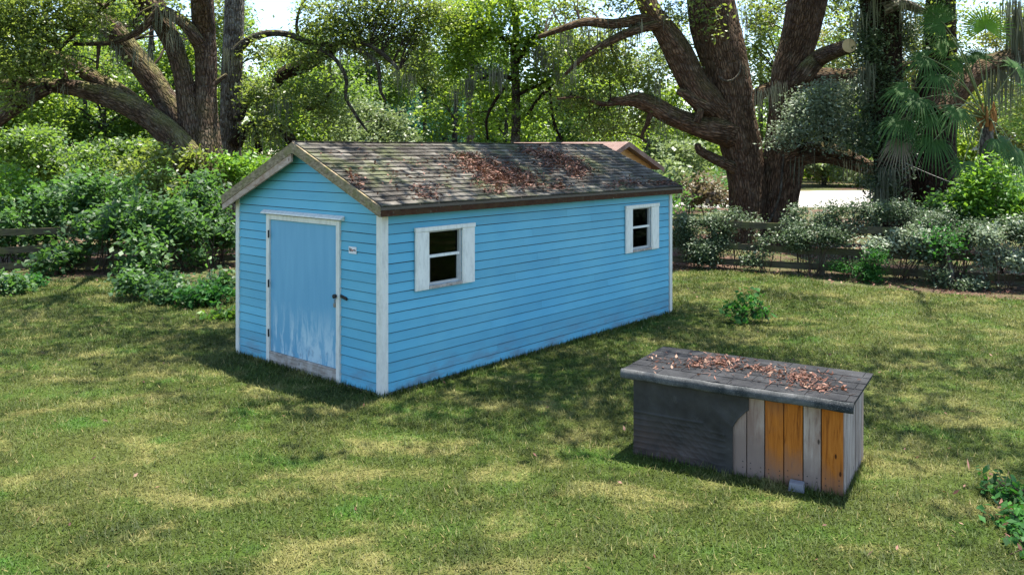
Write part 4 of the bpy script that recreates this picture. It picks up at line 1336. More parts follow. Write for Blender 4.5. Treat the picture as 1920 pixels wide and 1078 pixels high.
# ---- dark broad tree behind the palm
Yd = 24.0
dk = thing('broad_dark_tree', 'broad shadowed tree behind the palm with a limb sweeping up right', 'tree', (P(1740, 400, Yd).x, Yd, 0))
p_, r_ = px([(1742, 470, 66), (1740, 400, 54), (1738, 330, 50), (1740, 260, 46), (1748, 200, 42), (1758, 140, 34), (1762, 60, 28), (1765, -40, 24), (1770, -200, 18)], Yd)
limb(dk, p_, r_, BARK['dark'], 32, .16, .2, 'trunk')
p2, r2 = px([(1752, 215, 34), (1785, 172, 28), (1820, 140, 22), (1860, 120, 18), (1905, 104, 15), (1960, 84, 12), (2040, 50, 8)], Yd - .5); limb(dk, p2, r2, BARK['oak'], 20, .16, .2)
leaf_part(dk, [blob(1770, 95, Yd - .3, 60, 36, .5, -.05), blob(1860, 40, Yd + .3, 80, 40, .6), blob(1930, 60, Yd, 50, 50, .7), blob(1750, 10, Yd, 50, 40, .5), blob(1905, 190, Yd + .5, 40, 40, .5, .1), overhead((10.6, 20.6, 7.6), (2.4, 1.8, .8), .7), overhead((12.4, 19.6, 7.4), (2.0, 1.8, .8), .8), overhead((9.4, 21.5, 7.6), (1.6, 1.6, .6), .9)], .12, 'oak', cover=1.6, per=14, rng=np.random.default_rng(121))  # the overhead clumps are unseen leaves added to shade the palm
moss_object('hanging_moss', [P(u, v, Yd - .7) for u, v in ((1900, 0), (1912, 20), (1906, 60), (1890, 110), (1860, 124), (1915, 100))], dk, 50, (.5, 2.0), .04, np.random.default_rng(122))

# ---- fan palm
Yp = 20.5
palm = thing('fan_palm', 'fan palm with drooping split leaves in front of the dark trunk', 'palm', (P(1850, 300, Yp).x, Yp + .2, 0))
hd = P(1850, 222, Yp + .2)
limb(palm, [(hd.x + .12, hd.y, 0), (hd.x + .1, hd.y, 1.2), (hd.x, hd.y, 2.4), (hd.x, hd.y, hd.z)], [.2, .17, .16, .15], BARK['grey'], 18, .12, .25, 'trunk')
t = Tubes()
for k in range(14):
    a = k * 2.4; t.add([hd + Vector((math.cos(a) * .13, math.sin(a) * .13, -.35 + .02 * k)), hd + Vector((math.cos(a) * .2, math.sin(a) * .2, -.1 + .02 * k)), hd + Vector((math.cos(a) * .15, math.sin(a) * .15, .14 + .02 * k))], [.05, .035, .01], 6, .1, .3)
link('fibre_sheath', t.mesh('fibre_sheath'), M['fibre'], palm, True)


def frond(hub, nrm, d, size, mat, droop, seed, nseg=30, spread=250, parent=palm, head=hd):
    """a fan of pleated, split segments on its stalk"""
    r = np.random.default_rng(seed)
    hub = np.array(hub); n = unit(np.array(nrm, float)); d = np.array(d, float); d = unit(d - n * (d @ n)); s = np.cross(n, d)
    V, Fc, Tn = [], [], []
    base_t = r.uniform(.3, .6)
    for i in range(nseg):
        a = math.radians(-spread / 2 + spread * (i + .5) / nseg); da = math.radians(spread / nseg) * .5
        L = size * (.72 + .28 * math.cos(a * .55)) * r.uniform(.9, 1.06)
        dr = droop * r.uniform(.6, 1.5)
        b = len(V); t_ = base_t + r.normal(0, .1)
        for k, (q, wf) in enumerate(((.02, .3), (.32, .98), (.55, .66), (.8, .28), (1.0, .04))):
            cen = d * math.cos(a) * L * q + s * math.sin(a) * L * q
            rad = unit(cen + 1e-9)
            lat = np.cross(n, rad)
            w = math.tan(da) * min(L * q, size * .58) * wf + .002
            z = -n * 0.05 * size * (q ** 2) + np.array([0, 0, -1.0]) * dr * size * max(0, q - .35) ** 1.6 * 1.3
            pull = rad * (-dr * .35 * max(0, q - .5) * size * .5)
            fold = n * w * .55
            V += [hub + cen + z + pull - lat * w - fold * .5, hub + cen + z + pull + fold * .5, hub + cen + z + pull + lat * w - fold * .5]
            if k:
                c = b + k * 3
                Fc += [(c - 3, c - 2, c + 1, c), (c - 2, c - 1, c + 2, c + 1)]; Tn += [t_ + .06, t_ - .06]
    me = np_mesh('frond', np.array(V), np.array(Fc), {'tint': ('FACE', np.clip(np.array(Tn), 0, 1))})
    o = link('frond', me, LEAF[mat], parent, True)
    tb = Tubes(); h = np.array(head)
    m_ = (h + hub) / 2 + np.array([0, 0, .12 * np.linalg.norm(hub - h)])
    tb.add([h, m_, hub, hub + d * size * .12], [.022, .014, .010, .005], 6, .15)
    so = link('leaf_stalk', tb.mesh('leaf_stalk'), M['petiole'], o, False)
    so.matrix_world = Matrix.Identity(4); so.location = (0, 0, 0)
    return o


fans = [  # u, v, dY, size px, normal, direction, material, droop
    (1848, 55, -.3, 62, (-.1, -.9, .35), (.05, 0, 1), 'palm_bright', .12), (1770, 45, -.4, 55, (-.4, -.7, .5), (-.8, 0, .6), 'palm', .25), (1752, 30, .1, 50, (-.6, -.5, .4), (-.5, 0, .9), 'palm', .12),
    (1738, 108, -.6, 58, (-.3, -.6, .7), (-1, -.1, .3), 'palm', .45), (1758, 140, -.9, 52, (-.2, -.6, .75), (-.6, -.4, -.3), 'palm', .8), (1700, 165, -.5, 60, (-.3, -.6, .75), (-1, -.1, .05), 'palm', .6),
    (1725, 185, -1.0, 58, (-.2, -.6, .75), (-.8, -.4, -.2), 'palm', .75), (1690, 225, -.8, 62, (-.2, -.6, .75), (-.9, -.3, -.3), 'palm', .9), (1795, 205, -1.3, 58, (-.1, -.7, .7), (-.5, -.6, -.4), 'palm', .9),
    (1745, 215, -1.1, 55, (-.2, -.6, .75), (-.8, -.3, -.35), 'palm', .9), (1690, 268, -.9, 54, (-.25, -.7, .65), (-.7, -.3, -.5), 'palm_dry', 1.0), (1752, 262, -1.2, 62, (-.1, -.7, .65), (-.5, -.5, -.5), 'palm', .9),
    (1806, 305, -1.3, 50, (0, -.85, .5), (-.2, -.4, -.8), 'palm', .6), (1828, 318, -1.0, 48, (.05, -.85, .45), (.1, -.4, -.85), 'palm_dry', .8), (1872, 262, -1.1, 62, (.25, -.75, .6), (.5, -.4, -.6), 'palm', .9),
    (1905, 285, -.8, 62, (.35, -.7, .5), (.6, -.3, -.6), 'palm', .9), (1835, 110, .2, 45, (-.1, -.8, .5), (-.2, 0, .9), 'palm', .3), (1805, 120, .2, 50, (-.2, -.8, .5), (-.6, 0, .6), 'palm', .4), (1930, 170, -.5, 60, (.3, -.6, .7), (1, 0, .2), 'palm', .5), (1780, 90, .3, 45, (-.3, -.8, .5), (-.5, 0, .8), 'palm', .3), (1905, 130, .2, 50, (.3, -.7, .5), (.7, 0, .6), 'palm', .35),
]
for i, (u, v, dy, sp, nr, dd, mt, drp) in enumerate(fans):
    y = Yp + dy
    frond(P(u, v, y), nr, dd, sp * y / F_PX * .95, mt, drp, 400 + i)

# ---- the left oak
Yl = 24.0
lo = thing('leaning_oak', 'old oak at left with mossy limbs leaning far out to the left', 'tree', (P(382, 400, Yl).x, Yl, 0))
p_, r_ = px([(378, 480, 46), (379, 420, 42), (382, 350, 38), (385, 300, 34), (385, 240, 26), (385, 180, 20), (386, 120, 19), (383, 60, 20), (380, 0, 20), (376, -120, 18), (370, -260, 14)], Yl)
ps, rs = px([(368, 330, 24), (360, 270, 22), (352, 200, 19), (342, 140, 17), (325, 85, 18), (304, 45, 19), (290, 5, 18), (270, -90, 15), (250, -220, 12)], Yl - .1)
T2 = Tubes(); T2.add(p_, r_, 34, .13, .14)
link('trunk', T2.mesh('trunk'), BARK['left'], lo, True)
left_limbs = list(p_[5:])
def llimb(pts, Yd, sides=20, rough=.16, mat='left'):
    p, r = px(pts, Yd); o, op = limb(lo, p, r, BARK[mat], sides, .16, rough); left_limbs.extend(list(op[::3])); return o
ps[0].y += .1; limb(lo, ps, rs, BARK['left'], 26, .15, .16); left_limbs.extend(ps)
llimb([(382, 330, 22, Yl), (352, 262, 25), (330, 222, 23), (302, 176, 21), (275, 138, 22), (246, 102, 21), (215, 62, 20), (175, 10, 18), (120, -70, 14)], Yl + .5, 26)
llimb([(384, 362, 24, Yl), (352, 300, 27), (322, 258, 24), (285, 225, 21), (240, 198, 20), (190, 178, 18), (140, 165, 15), (85, 160, 12), (30, 158, 11), (-40, 160, 10), (-130, 175, 8)], Yl - .5, 26)
llimb([(322, 258, 18, Yl - .5), (262, 205, 16), (225, 175, 15), (185, 152, 14), (145, 128, 12), (112, 108, 11), (80, 96, 7)], Yl - .2, 20)
llimb([(90, 165, 12), (60, 182, 12), (25, 205, 13), (-10, 230, 13), (-60, 262, 11)], Yl - .9, 14)
llimb([(60, 172, 9), (25, 180, 9), (-15, 190, 8)], Yl - .6, 10)
llimb([(386, 128, 10, Yl), (376, 88, 13, Yl - .2), (364, 68, 12), (350, 48, 11), (322, 28, 10), (290, 12, 9), (255, -20, 7)], Yl - .5, 14)
llimb([(300, 18, 8), (282, 38, 7), (260, 58, 6), (235, 72, 5.5), (205, 81, 5), (170, 83, 4), (138, 84, 3)], Yl - 1.0, 10)
llimb([(112, 92, 3), (135, 70, 3.2), (160, 45, 3.4), (185, 22, 3.4), (215, 0, 3.4)], Yl - 1.0, 8)
llimb([(186, 82, 4), (184, 105, 3), (182, 130, 2)], Yl - 1.0, 8)
llimb([(98, 126, 4), (60, 142, 3.5), (30, 160, 3)], Yl - .9, 8)
llimb([(115, 130, 6), (122, 145, 6), (124, 156, 6)], Yl - .6, 8)
llimb([(262, 60, 4), (252, 42, 3.5), (260, 28, 3), (285, 14, 3)], Yl - 1.0, 8)
llimb([(395, 165, 6), (412, 150, 4), (425, 140, 3)], Yl, 8)
for pts, rr in (([P(383, 60, Yl), (-8.0, 20.5, 9.4), (-7.2, 17.5, 10.4)], [.3, .16, .02]), ([P(304, 45, Yl), (-11.5, 20.5, 9.2), (-11.6, 18.5, 10.0)], [.28, .14, .02])):  # unseen limbs added under the overhead clumps
    limb(lo, pts, rr, BARK['left'], 10, .4, .12)
bl = [blob(60, 40, 22.5, 92, 56, 1.0), blob(165, 34, 22.8, 74, 40, .6), blob(50, 112, 22.2, 76, 40, 1.0), blob(140, 118, 23, 40, 20, .3), blob(245, 24, 23, 46, 26, .3), blob(20, 190, 22.5, 40, 30, .5), blob(-30, 60, 22.5, 90, 90, .8), blob(330, 12, 23.5, 30, 26, .25), blob(110, -20, 22.5, 130, 40, .8), blob(205, 120, 23.6, 36, 20, .25), blob(405, 60, 28.4, 30, 60, .5)]
ov = []  # out-of-view crown clumps added to dapple the left lawn
for c in ((-7, 15.5, 10.5), (-10.5, 16, 10.2), (-8.5, 19.5, 10.2), (-5, 13, 10.6), (-12, 19, 10), (-5, 18, 10.6), (-9, 12.5, 10.4), (-4.2, 15.5, 10.8), (-6.2, 10.6, 10.4)):
    ov.append(overhead(c, (2.1, 2.0, .8), OVER))
over_o, oc = leaf_part(lo, ov, .16, 'oak', name='crown', cover=.85, per=42, spread=.32, rng=np.random.default_rng(98))
twigs('twigs', [(-7.2, 17.5, 10.4), (-11.6, 18.5, 10), (-8, 20.5, 9.4)], oc, lo, M['twig'], .012, 90, np.random.default_rng(96))
o, cc = leaf_part(lo, bl, .125, 'oak', cover=1.7, per=15, spread=.24, rng=np.random.default_rng(131))
twigs('twigs', left_limbs, cc[cc[:, 2] < 8.5], lo, M['twig'], .028, 110, np.random.default_rng(132))
moss_object('hanging_moss', [P(u, v, Yl - 1.0) for u, v in ((175, 30), (178, 60), (240, 30), (265, 20), (300, 15), (330, 20), (20, 40), (40, 90), (150, 90), (215, 90), (260, 60), (280, 90), (120, 160), (60, 170), (320, 60), (290, 20))], lo, 55, (.25, .8), .022, np.random.default_rng(133))

# ---- grey lichened trunk next to it, reaching right
Yg = 26.5
gt = thing('grey_barked_tree', 'tall pale grey lichened trunk just right of the leaning oak', 'tree', (P(428, 400, Yg).x, Yg, 0))
p_, r_ = px([(424, 460, 30), (426, 380, 26), (428, 310, 23), (431, 240, 20), (434, 160, 19), (437, 80, 18), (440, 0, 17), (444, -120, 15), (450, -240, 12)], Yg)
limb(gt, p_, r_, BARK['grey'], 28, .14, .14, 'trunk')
gl_ = list(p_[3:])
def glimb(pts, Yd, sides=12, mat='thin', rough=.16):
    p, r = px(pts, Yd); o, op = limb(gt, p, r, BARK[mat], sides, .16, rough); gl_.extend(list(op[::2])); return o
glimb([(440, 98, 9), (455, 84, 8), (475, 71, 7), (505, 63, 6.5), (535, 64, 6), (560, 72, 5.5), (585, 83, 5), (620, 84, 4.5), (655, 78, 4)], Yg - .4)
glimb([(640, 80, 5), (665, 90, 4.5), (690, 103, 4), (708, 122, 4), (712, 150, 3.5), (714, 172, 3), (724, 190, 2)], Yg - .5)
glimb([(650, 80, 4.5), (685, 82, 4.5), (715, 100, 4.5), (735, 118, 4), (748, 131, 3)], Yg - .6)
glimb([(600, 92, 4), (625, 108, 4), (643, 132, 4), (650, 155, 3.5), (648, 182, 3), (660, 205, 3), (675, 228, 2.5), (688, 245, 2)], Yg - .7, 10)
glimb([(560, 75, 3), (556, 50, 3), (562, 20, 2.5), (575, -5, 2)], Yg - .4, 8)
glimb([(440, 270, 14), (452, 250, 12), (470, 238, 10), (500, 232, 8), (525, 240, 9), (540, 255, 10), (552, 275, 10), (570, 310, 10)], Yg - .3, 14, 'dark')
glimb([(476, 240, 6), (482, 262, 6), (487, 285, 6)], Yg - .3, 10, 'dark')
glimb([(445, 225, 9), (456, 205, 9), (462, 190, 8), (475, 170, 5)], Yg - .3, 12)
glimb([(500, 190, 5), (530, 140, 12), (560, 128, 13), (590, 112, 12), (615, 98, 9), (640, 85, 6)], Yg + .8, 16, 'dark')
glimb([(575, 205, 5), (600, 195, 4), (615, 178, 3), (625, 168, 2)], Yg - .4, 8)
bl = [blob(485, 95, 26.2, 36, 30, .7, .06), blob(430, 150, 27.8, 44, 40, .6, .05), blob(492, 180, 25.8, 40, 44, .9), blob(575, 105, 26, 46, 26, .9), blob(640, 40, 26, 66, 50, 1.0), blob(720, 30, 26.5, 60, 40, .9), blob(655, 75, 26, 60, 24, .8), blob(590, 180, 25.8, 60, 44, .8), blob(500, 240, 25.6, 50, 34, .7), blob(720, 110, 26.5, 50, 26, .4), blob(575, 10, 26, 30, 20, .6), blob(620, 220, 26.5, 60, 34, .7), blob(700, -20, 26.5, 110, 34, .8), blob(425, 20, 27.8, 40, 50, .5, .1), blob(765, 70, 26.8, 60, 40, 1.0), blob(800, 20, 26.8, 60, 40, 1.0), blob(690, 95, 26.8, 50, 26, .8), blob(600, 60, 26.3, 50, 30, .7), blob(545, 95, 26.3, 40, 20, .6), blob(790, 130, 27, 40, 26, .7)]
o, cc = leaf_part(gt, bl, .125, 'oak', cover=1.7, per=15, spread=.24, rng=np.random.default_rng(141))
twigs('twigs', gl_, cc, gt, M['twig'], .026, 90, np.random.default_rng(142))
moss_object('hanging_moss', [P(u, v, Yg - .9) for u, v in ((490, 190), (500, 235), (515, 238), (470, 240), (545, 190), (525, 185), (640, 90), (690, 100), (740, 120), (420, 90), (760, 140))], gt, 55, (.3, 1.0), .024, np.random.default_rng(143))

# ---- slender tree in the middle, with bright leaves
Yc = 28.0
ct = thing('slender_tree', 'slender dark stemmed tree with bright green leaves rising behind the shed ridge', 'tree', (P(966, 300, Yc).x, Yc, 0))
p_, r_ = px([(964, 440, 11), (965, 300, 9.5), (968, 230, 8.5), (967, 160, 8), (964, 100, 7.5), (968, 50, 6.5), (962, 0, 6), (955, -120, 5), (950, -250, 3)], Yc)
limb(ct, p_, r_, BARK['thin'], 16, .2, .12, 'trunk')
cl_ = list(p_[2:])
for pts in ([(967, 120, 6), (980, 100, 5), (990, 82, 4), (1010, 60, 3)], [(966, 90, 4), (940, 70, 3.5), (905, 55, 3), (880, 50, 2)], [(967, 180, 4), (1000, 165, 3), (1035, 150, 2)], [(967, 150, 4), (930, 140, 3), (900, 150, 2)], [(1040, 160, 4), (1020, 175, 3.5), (1002, 195, 3), (990, 215, 3)], [(1032, 175, 3), (1034, 205, 3), (1040, 235, 3), (1052, 262, 2)], [(945, 165, 3), (925, 195, 3), (912, 225, 2.5), (915, 262, 2)]):
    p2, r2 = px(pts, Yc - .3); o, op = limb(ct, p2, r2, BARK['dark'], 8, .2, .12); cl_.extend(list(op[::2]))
bl = [blob(905, 60, 27.8, 60, 50, 1.0), blob(985, 80, 27.7, 60, 60, 1.0), blob(860, 120, 28, 46, 60, .9), blob(1015, 150, 27.8, 50, 46, .9), blob(940, 160, 28.3, 60, 40, .8), blob(835, 45, 28, 50, 50, .9), blob(960, 0, 27.6, 110, 34, 1.0), blob(1040, 100, 28, 40, 60, .7), blob(1075, 150, 28.2, 46, 40, .7), blob(1000, 220, 28, 70, 36, .6), blob(900, 215, 28.4, 40, 50, .7)]
o, cc = leaf_part(ct, bl, .15, 'bright', cover=1.6, per=13, spread=.26, aspect=.62, rng=np.random.default_rng(151))
twigs('twigs', cl_, cc, ct, M['twig'], .022, 90, np.random.default_rng(152))
moss_object('hanging_moss', [P(u, v, Yc - .9) for u, v in ((900, 120), (930, 130), (880, 150), (1010, 90), (1040, 100), (1060, 130), (850, 160))], ct, 50, (.3, 1.0), .03, np.random.default_rng(153))


# ---- trees further back: each its own trunk and crown
def back_tree(u, Yb, vtop, half, mat, label, seed, vbot=250, trunk='thin', dens=1.0, leaf=.21, tr=.2, cover=1.5):
    r = np.random.default_rng(seed)
    base = P(u, 300, Yb)
    zt = P(u, vtop, Yb).z; zb = max(.6, P(u, vbot, Yb).z); hw = half * Yb / F_PX
    t = thing('tree', label, 'tree', (base.x, Yb, 0), group='trees in the wood behind the yard')
    lean = r.normal(0, .25)
    tb = Tubes(); op, _ = tb.add([(base.x, Yb, -.1), (base.x + lean * .3, Yb, zt * .3), (base.x + lean, Yb, zt * .65), (base.x + lean * .6, Yb, zt * .95)], [tr * 1.25, tr, tr * .7, .04], 12, .5, .12)
    for k in range(6):
        z = zb + (zt - zb) * r.uniform(.0, .7); a = r.uniform(0, 6.28); L = hw * r.uniform(.5, .95)
        c0 = np.array([base.x + lean * z / zt, Yb, z]); e = c0 + np.array([math.cos(a) * L, math.sin(a) * L * .7, L * .35 + .4])
        tb.add([c0, (c0 + e) / 2 + np.array([0, 0, .25]), e], [tr * .4, tr * .25, .02], 7, .6, .1)
    link('trunk', tb.mesh('trunk'), BARK[trunk], t, True)
    bl = []
    nb_ = int(9 + 3 * r.random())
    for k in range(nb_):
        q = (k + .5) / nb_
        z = zb + (zt - zb) * q; w = hw * (1 - .45 * abs(q - .45) * 1.6)
        c = np.array([base.x + r.uniform(-.8, .8) * w, Yb + r.uniform(-.6, .6) * w, z])
        bl.append((c, np.array([w * r.uniform(.4, .65), w * r.uniform(.4, .6), w * r.uniform(.28, .5)]), dens, r.normal(0, .07)))
    leaf_part(t, bl, leaf, mat, cover=cover, per=16, spread=leaf * 1.6, rng=r)
    return t


BT = [
    (-40, 36, -60, 120, 'mid', 'mid green tree at the far left edge behind the leaning limbs', 260),
    (75, 33, 60, 110, 'bright', 'bright green tree seen under the long low limb at far left', 320),
    (190, 36, 100, 110, 'mid', 'dense mid green tree behind the crook of the mossy limbs', 320),
    (165, 44, -30, 120, 'bright', 'tall yellow-green tree filling the gap above the mossy limbs', 150),
    (300, 38, -30, 100, 'bright', 'tall sunlit tree seen between the leaning oak stems', 300),
    (425, 42, 20, 80, 'mid', 'green tree seen behind the grey lichened trunk', 320),
    (545, 38, 105, 75, 'bright', 'yellow-green tree between the grey trunk and the shed gable', 290),
    (620, 46, 70, 90, 'mid', 'mid green tree above the near end of the shed ridge', 280),
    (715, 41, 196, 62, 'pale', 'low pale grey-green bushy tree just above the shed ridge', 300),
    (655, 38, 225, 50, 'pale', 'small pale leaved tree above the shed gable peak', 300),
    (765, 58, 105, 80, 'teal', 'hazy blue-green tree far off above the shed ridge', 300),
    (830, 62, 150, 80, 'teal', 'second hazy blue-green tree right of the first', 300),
    (850, 44, 60, 70, 'bright', 'bright tree behind the left side of the slender tree', 270),
    (945, 46, 50, 80, 'mid', 'mid green tree directly behind the slender stem', 290),
    (570, 52, 70, 80, 'oak', 'olive tree above the arching grey branch', 260),
    (700, 50, 70, 80, 'mid', 'mid green tree behind the drooping branch tips', 200),
    (795, 48, 70, 70, 'oak', 'olive tree top above the hazy blue-green trees', 190),
    (1050, 44, 50, 80, 'mid', 'mid green tree left of the low dead limb', 290),
    (1130, 48, 70, 80, 'bright', 'bright tree above the reddish roof', 290),
    (1215, 52, 95, 80, 'pale', 'pale sunlit tree behind the low limb of the big oak', 330),
    (1300, 47, 120, 70, 'bright', 'light green tree left of the forked oak trunk', 330),
    (1425, 62, 40, 90, 'bright', 'distant tree seen in the fork of the big oak', 330),
    (1545, 66, 60, 90, 'yellow', 'distant yellow-green tree right of the big oak', 345),
    (1620, 64, 40, 90, 'mid', 'distant green tree behind the ivy trunk', 340),
    (1715, 50, 40, 55, 'yellow', 'yellowish tree top showing between ivy trunk and palm', 200),
    (1870, 60, 60, 90, 'yellow', 'pale yellow-green tree behind the palm', 330),
    (1950, 46, 30, 70, 'mid', 'green tree at the right edge beyond the palm', 320),
]
for i, (u, yb, vt_, hw, mt, lab, vb) in enumerate(BT):
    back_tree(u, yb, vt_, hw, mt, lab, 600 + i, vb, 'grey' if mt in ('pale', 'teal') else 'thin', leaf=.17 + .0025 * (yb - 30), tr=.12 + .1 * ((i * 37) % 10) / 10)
# pale thin trunk
tt = thing('thin_pale_trunk', 'thin pale straight trunk left of the slender tree', 'tree', (P(882, 300, 31).x, 31, 0))
p_, r_ = px([(880, 440, 9), (882, 300, 8), (883, 230, 7), (880, 170, 6.5), (884, 90, 5.5), (886, 0, 4.5), (890, -120, 3)], 31)
limb(tt, p_, r_, BARK['grey'], 14, .25, .14, 'trunk')
leaf_part(tt, [blob(860, 40, 31, 60, 50, .6), blob(905, 0, 31, 60, 50, .6), blob(880, 100, 31, 40, 30, .5)], .16, 'mid', rng=np.random.default_rng(160))

# the wood beyond, which reads as one mass
rw = np.random.default_rng(77)
bl = []
for k in range(150):
    yy = rw.uniform(72, 100); xx = rw.uniform(-1, 1) * (yy * .68 + 4)
    u = 960 + xx / yy * F_PX
    top = np.interp(u, [-100, 450, 520, 620, 760, 900, 1100, 1250, 1420, 1560, 1700, 2000], [60, 90, 140, 120, 150, 140, 165, 195, 195, 190, 150, 120])
    zt = P(960, top, yy).z
    z = rw.uniform(.5, max(1.5, zt - 1.5))
    bl.append((np.array([xx, yy, z]), np.array([4.0, 2.5, 2.2]), 1.0, rw.normal(.05, .1)))
v, f, t_, cc = foliage(bl, .5, cover=1.6, per=14, spread=.6, rng=rw)
o = link('woodland', np_mesh('woodland', v, f, {'tint': ('FACE', t_)}), LEAF['bright']); tag(o, 'sunlit green woodland far behind all the other trees', 'woodland', kind='stuff')

# undergrowth closing the view between the trunks, one uncountable mass
rw = np.random.default_rng(78); bl = []
for k in range(300):
    yy = rw.uniform(29, 64); u = rw.uniform(-520, 1330) if k < 245 else rw.uniform(1840, 2350)
    x = (u - 960) / F_PX * yy; h = rw.uniform(.5, 1.3) * (1.35 if u < 430 else 1.0)
    bl.append((np.array([x, yy, h * .8]), np.array([2.2, 1.4, h]), 1.0, rw.normal(.05, .12)))
v, f, t_, cc = foliage(bl, .24, cover=.62, per=14, spread=.4, rng=rw)
o = link('undergrowth', np_mesh('undergrowth', v, f, {'tint': ('FACE', t_)}), LEAF['shrub']); tag(o, 'tangled green undergrowth between the far trunks', 'undergrowth', kind='stuff')
# ------------------------------------------------------------------ shrubs, hedge and small plants
def bush(name, label, blobs, leaf, mat, base, seed, cover=2.0, stems=7, per=9, aspect=.55, spread=.16, group=None, up=.9, droop=.35, cat='shrub', srad=.014):
    r = np.random.default_rng(seed)
    t = thing(name, label, cat, (base[0], base[1], 0), group=group)
    o, cc = leaf_object('foliage', blobs, leaf, mat, t, True, cover=cover, per=per, aspect=aspect, spread=spread, up=up, droop=droop, rng=r)
    tb = Tubes()
    for k in range(min(stems, len(cc))):
        g = cc[r.integers(len(cc))]; b = np.array([base[0] + r.normal() * .14, base[1] + r.normal() * .1, -.02])
        m_ = (b + g) / 2 + r.normal(size=3) * .07 + np.array([0, 0, .1])
        tb.add([b, m_, g], [srad, srad * .75, srad * .3], 6, .15)
    link('stem', tb.mesh('stem'), M['stem'], t, True)
    return t


def gblob(x, y, z, a, b, c, k=1.0, ts=0.0): return (np.array([x, y, z], float), np.array([a, b, c], float), k, ts)


# leafy bushes at left, in front of and behind the fence
LB = [
    (40, 345, 21.5, 75, 55, 'lime', 'light green bush at the far left edge below the low limb', .0),
    (120, 395, 20.5, 80, 62, 'shrub', 'dense dark bush behind the left fence post', .0),
    (15, 430, 20.0, 60, 50, 'shrub', 'bush pressed against the rails at the far left edge', .03),
    (200, 372, 21.0, 70, 46, 'shrub', 'broad bush with lit leaf tips left of centre of the thicket', .06),
    (200, 440, 19.3, 70, 52, 'shrub', 'low spreading bush leaning over the dark fence rails', .0),
    (290, 330, 22.5, 70, 50, 'oak', 'greyish bush below the leaning trunk', .05),
    (295, 415, 19.6, 66, 52, 'shrub', 'tall leafy bush in the middle of the thicket', .08),
    (285, 475, 18.6, 55, 44, 'shrub', 'pale leaved bush reaching out over the lawn edge', .10),
    (370, 372, 21.0, 60, 46, 'shrub', 'bush in front of the leaning oak base', .02),
    (400, 425, 20.4, 52, 46, 'shrub', 'dark bush beside the left wall of the shed', -.05),
    (455, 325, 23.5, 52, 34, 'lime', 'bright bush below the grey trunk next to the shed eave', .0),
    (130, 480, 19.2, 60, 30, 'shrub', 'low dark bush at the foot of the left fence', -.06),
    (345, 455, 19.6, 40, 40, 'shrub', 'narrow bush left of the shed corner', .04),
    (-95, 420, 20.0, 80, 60, 'shrub', 'broad bush just beyond the far left edge', .04),
    (85, 290, 27.0, 90, 50, 'mid', 'tall bush in shade under the long low limb', -.02),
    (210, 300, 28.0, 80, 46, 'mid', 'tall shaded bush behind the thicket', -.04),
]
for i, (u, v, y, ru, rv, mt, lab, ts) in enumerate(LB):
    r = np.random.default_rng(900 + i)
    s = y / F_PX; c = np.array(P(u, v, y)); bl = []
    for k in range(7):
        q = np.array([r.uniform(-.75, .75) * ru * s, r.uniform(-.6, .6) * ru * s, r.uniform(-.7, .75) * rv * s])
        w = r.uniform(.32, .55)
        cz = c + q; rz = w * rv * s
        cz[2] = max(cz[2], rz * .7)
        bl.append((cz, np.array([w * ru * s * 1.1, w * ru * s, rz]), 1.0, ts + r.normal(0, .06)))
    bush('leafy_bush', lab, bl, .15, mt, (c[0], y), 920 + i, cover=1.7, per=9, aspect=.55, stems=8, group='bushes along the left fence', spread=.17)

# low plants on the lawn edge left of the shed
for i, (u, v, w, h, mt, lab, ts) in enumerate(((262, 552, .55, .45, 'shrub', 'pale low plant spilling onto the lawn, left of the sapling', .15), (330, 560, .6, .32, 'shrub', 'low creeping plant before the thin sapling', .1), (395, 566, .7, .34, 'weed', 'dark green low plant beside the shed corner', .0), (425, 545, .5, .4, 'shrub', 'low plant tucked against the left shed wall', .0), (18, 545, .5, .4, 'shrub', 'leafy weed at the far left lawn edge', .08), (310, 540, .4, .35, 'shrub', 'small pale weed behind the creeping plant', .15), (60, 530, .4, .2, 'weed', 'small weed below the left fence post', .1), (418, 588, .5, .12, 'lime', 'bright low weeds at the foot of the shed left corner', .0))):
    Yq = CAM_H * F_PX / (v + 8 - V0); X = (u - 960) / F_PX * Yq
    r = np.random.default_rng(960 + i); bl = [gblob(X + r.uniform(-.5, .5) * w, Yq + r.uniform(-.3, .3) * w, h * r.uniform(.35, .75), w * .5, w * .4, h * .4, 1, ts) for _ in range(5)]
    bush('low_plant', lab, bl, .11, mt, (X, Yq), 970 + i, cover=1.7, stems=9, spread=.1, group='low plants at the lawn edge', cat='plant', srad=.008)
sp = thing('bare_sapling', 'thin dark bare sapling standing left of the shed', 'sapling', (P(397, 530, 17.2).x, 17.2, 0))
t = Tubes(); b = Vector((P(397, 530, 17.2).x, 17.2, -.02))
for dx, h, bend in ((0, 1.15, .05), (-.06, 1.0, -.12), (.05, .75, .1)):
    t.add([b, b + Vector((dx, 0, h * .4)), b + Vector((dx + bend * .5, .02, h * .75)), b + Vector((dx + bend, 0, h))], [.016, .013, .009, .004], 6, .1, .2)
    t.add([b + Vector((dx + bend * .5, .02, h * .75)), b + Vector((dx + bend * .5 - .12, .02, h * .95))], [.007, .003], 5, .1)
link('stem', t.mesh('stem'), M['twig'], sp, True)

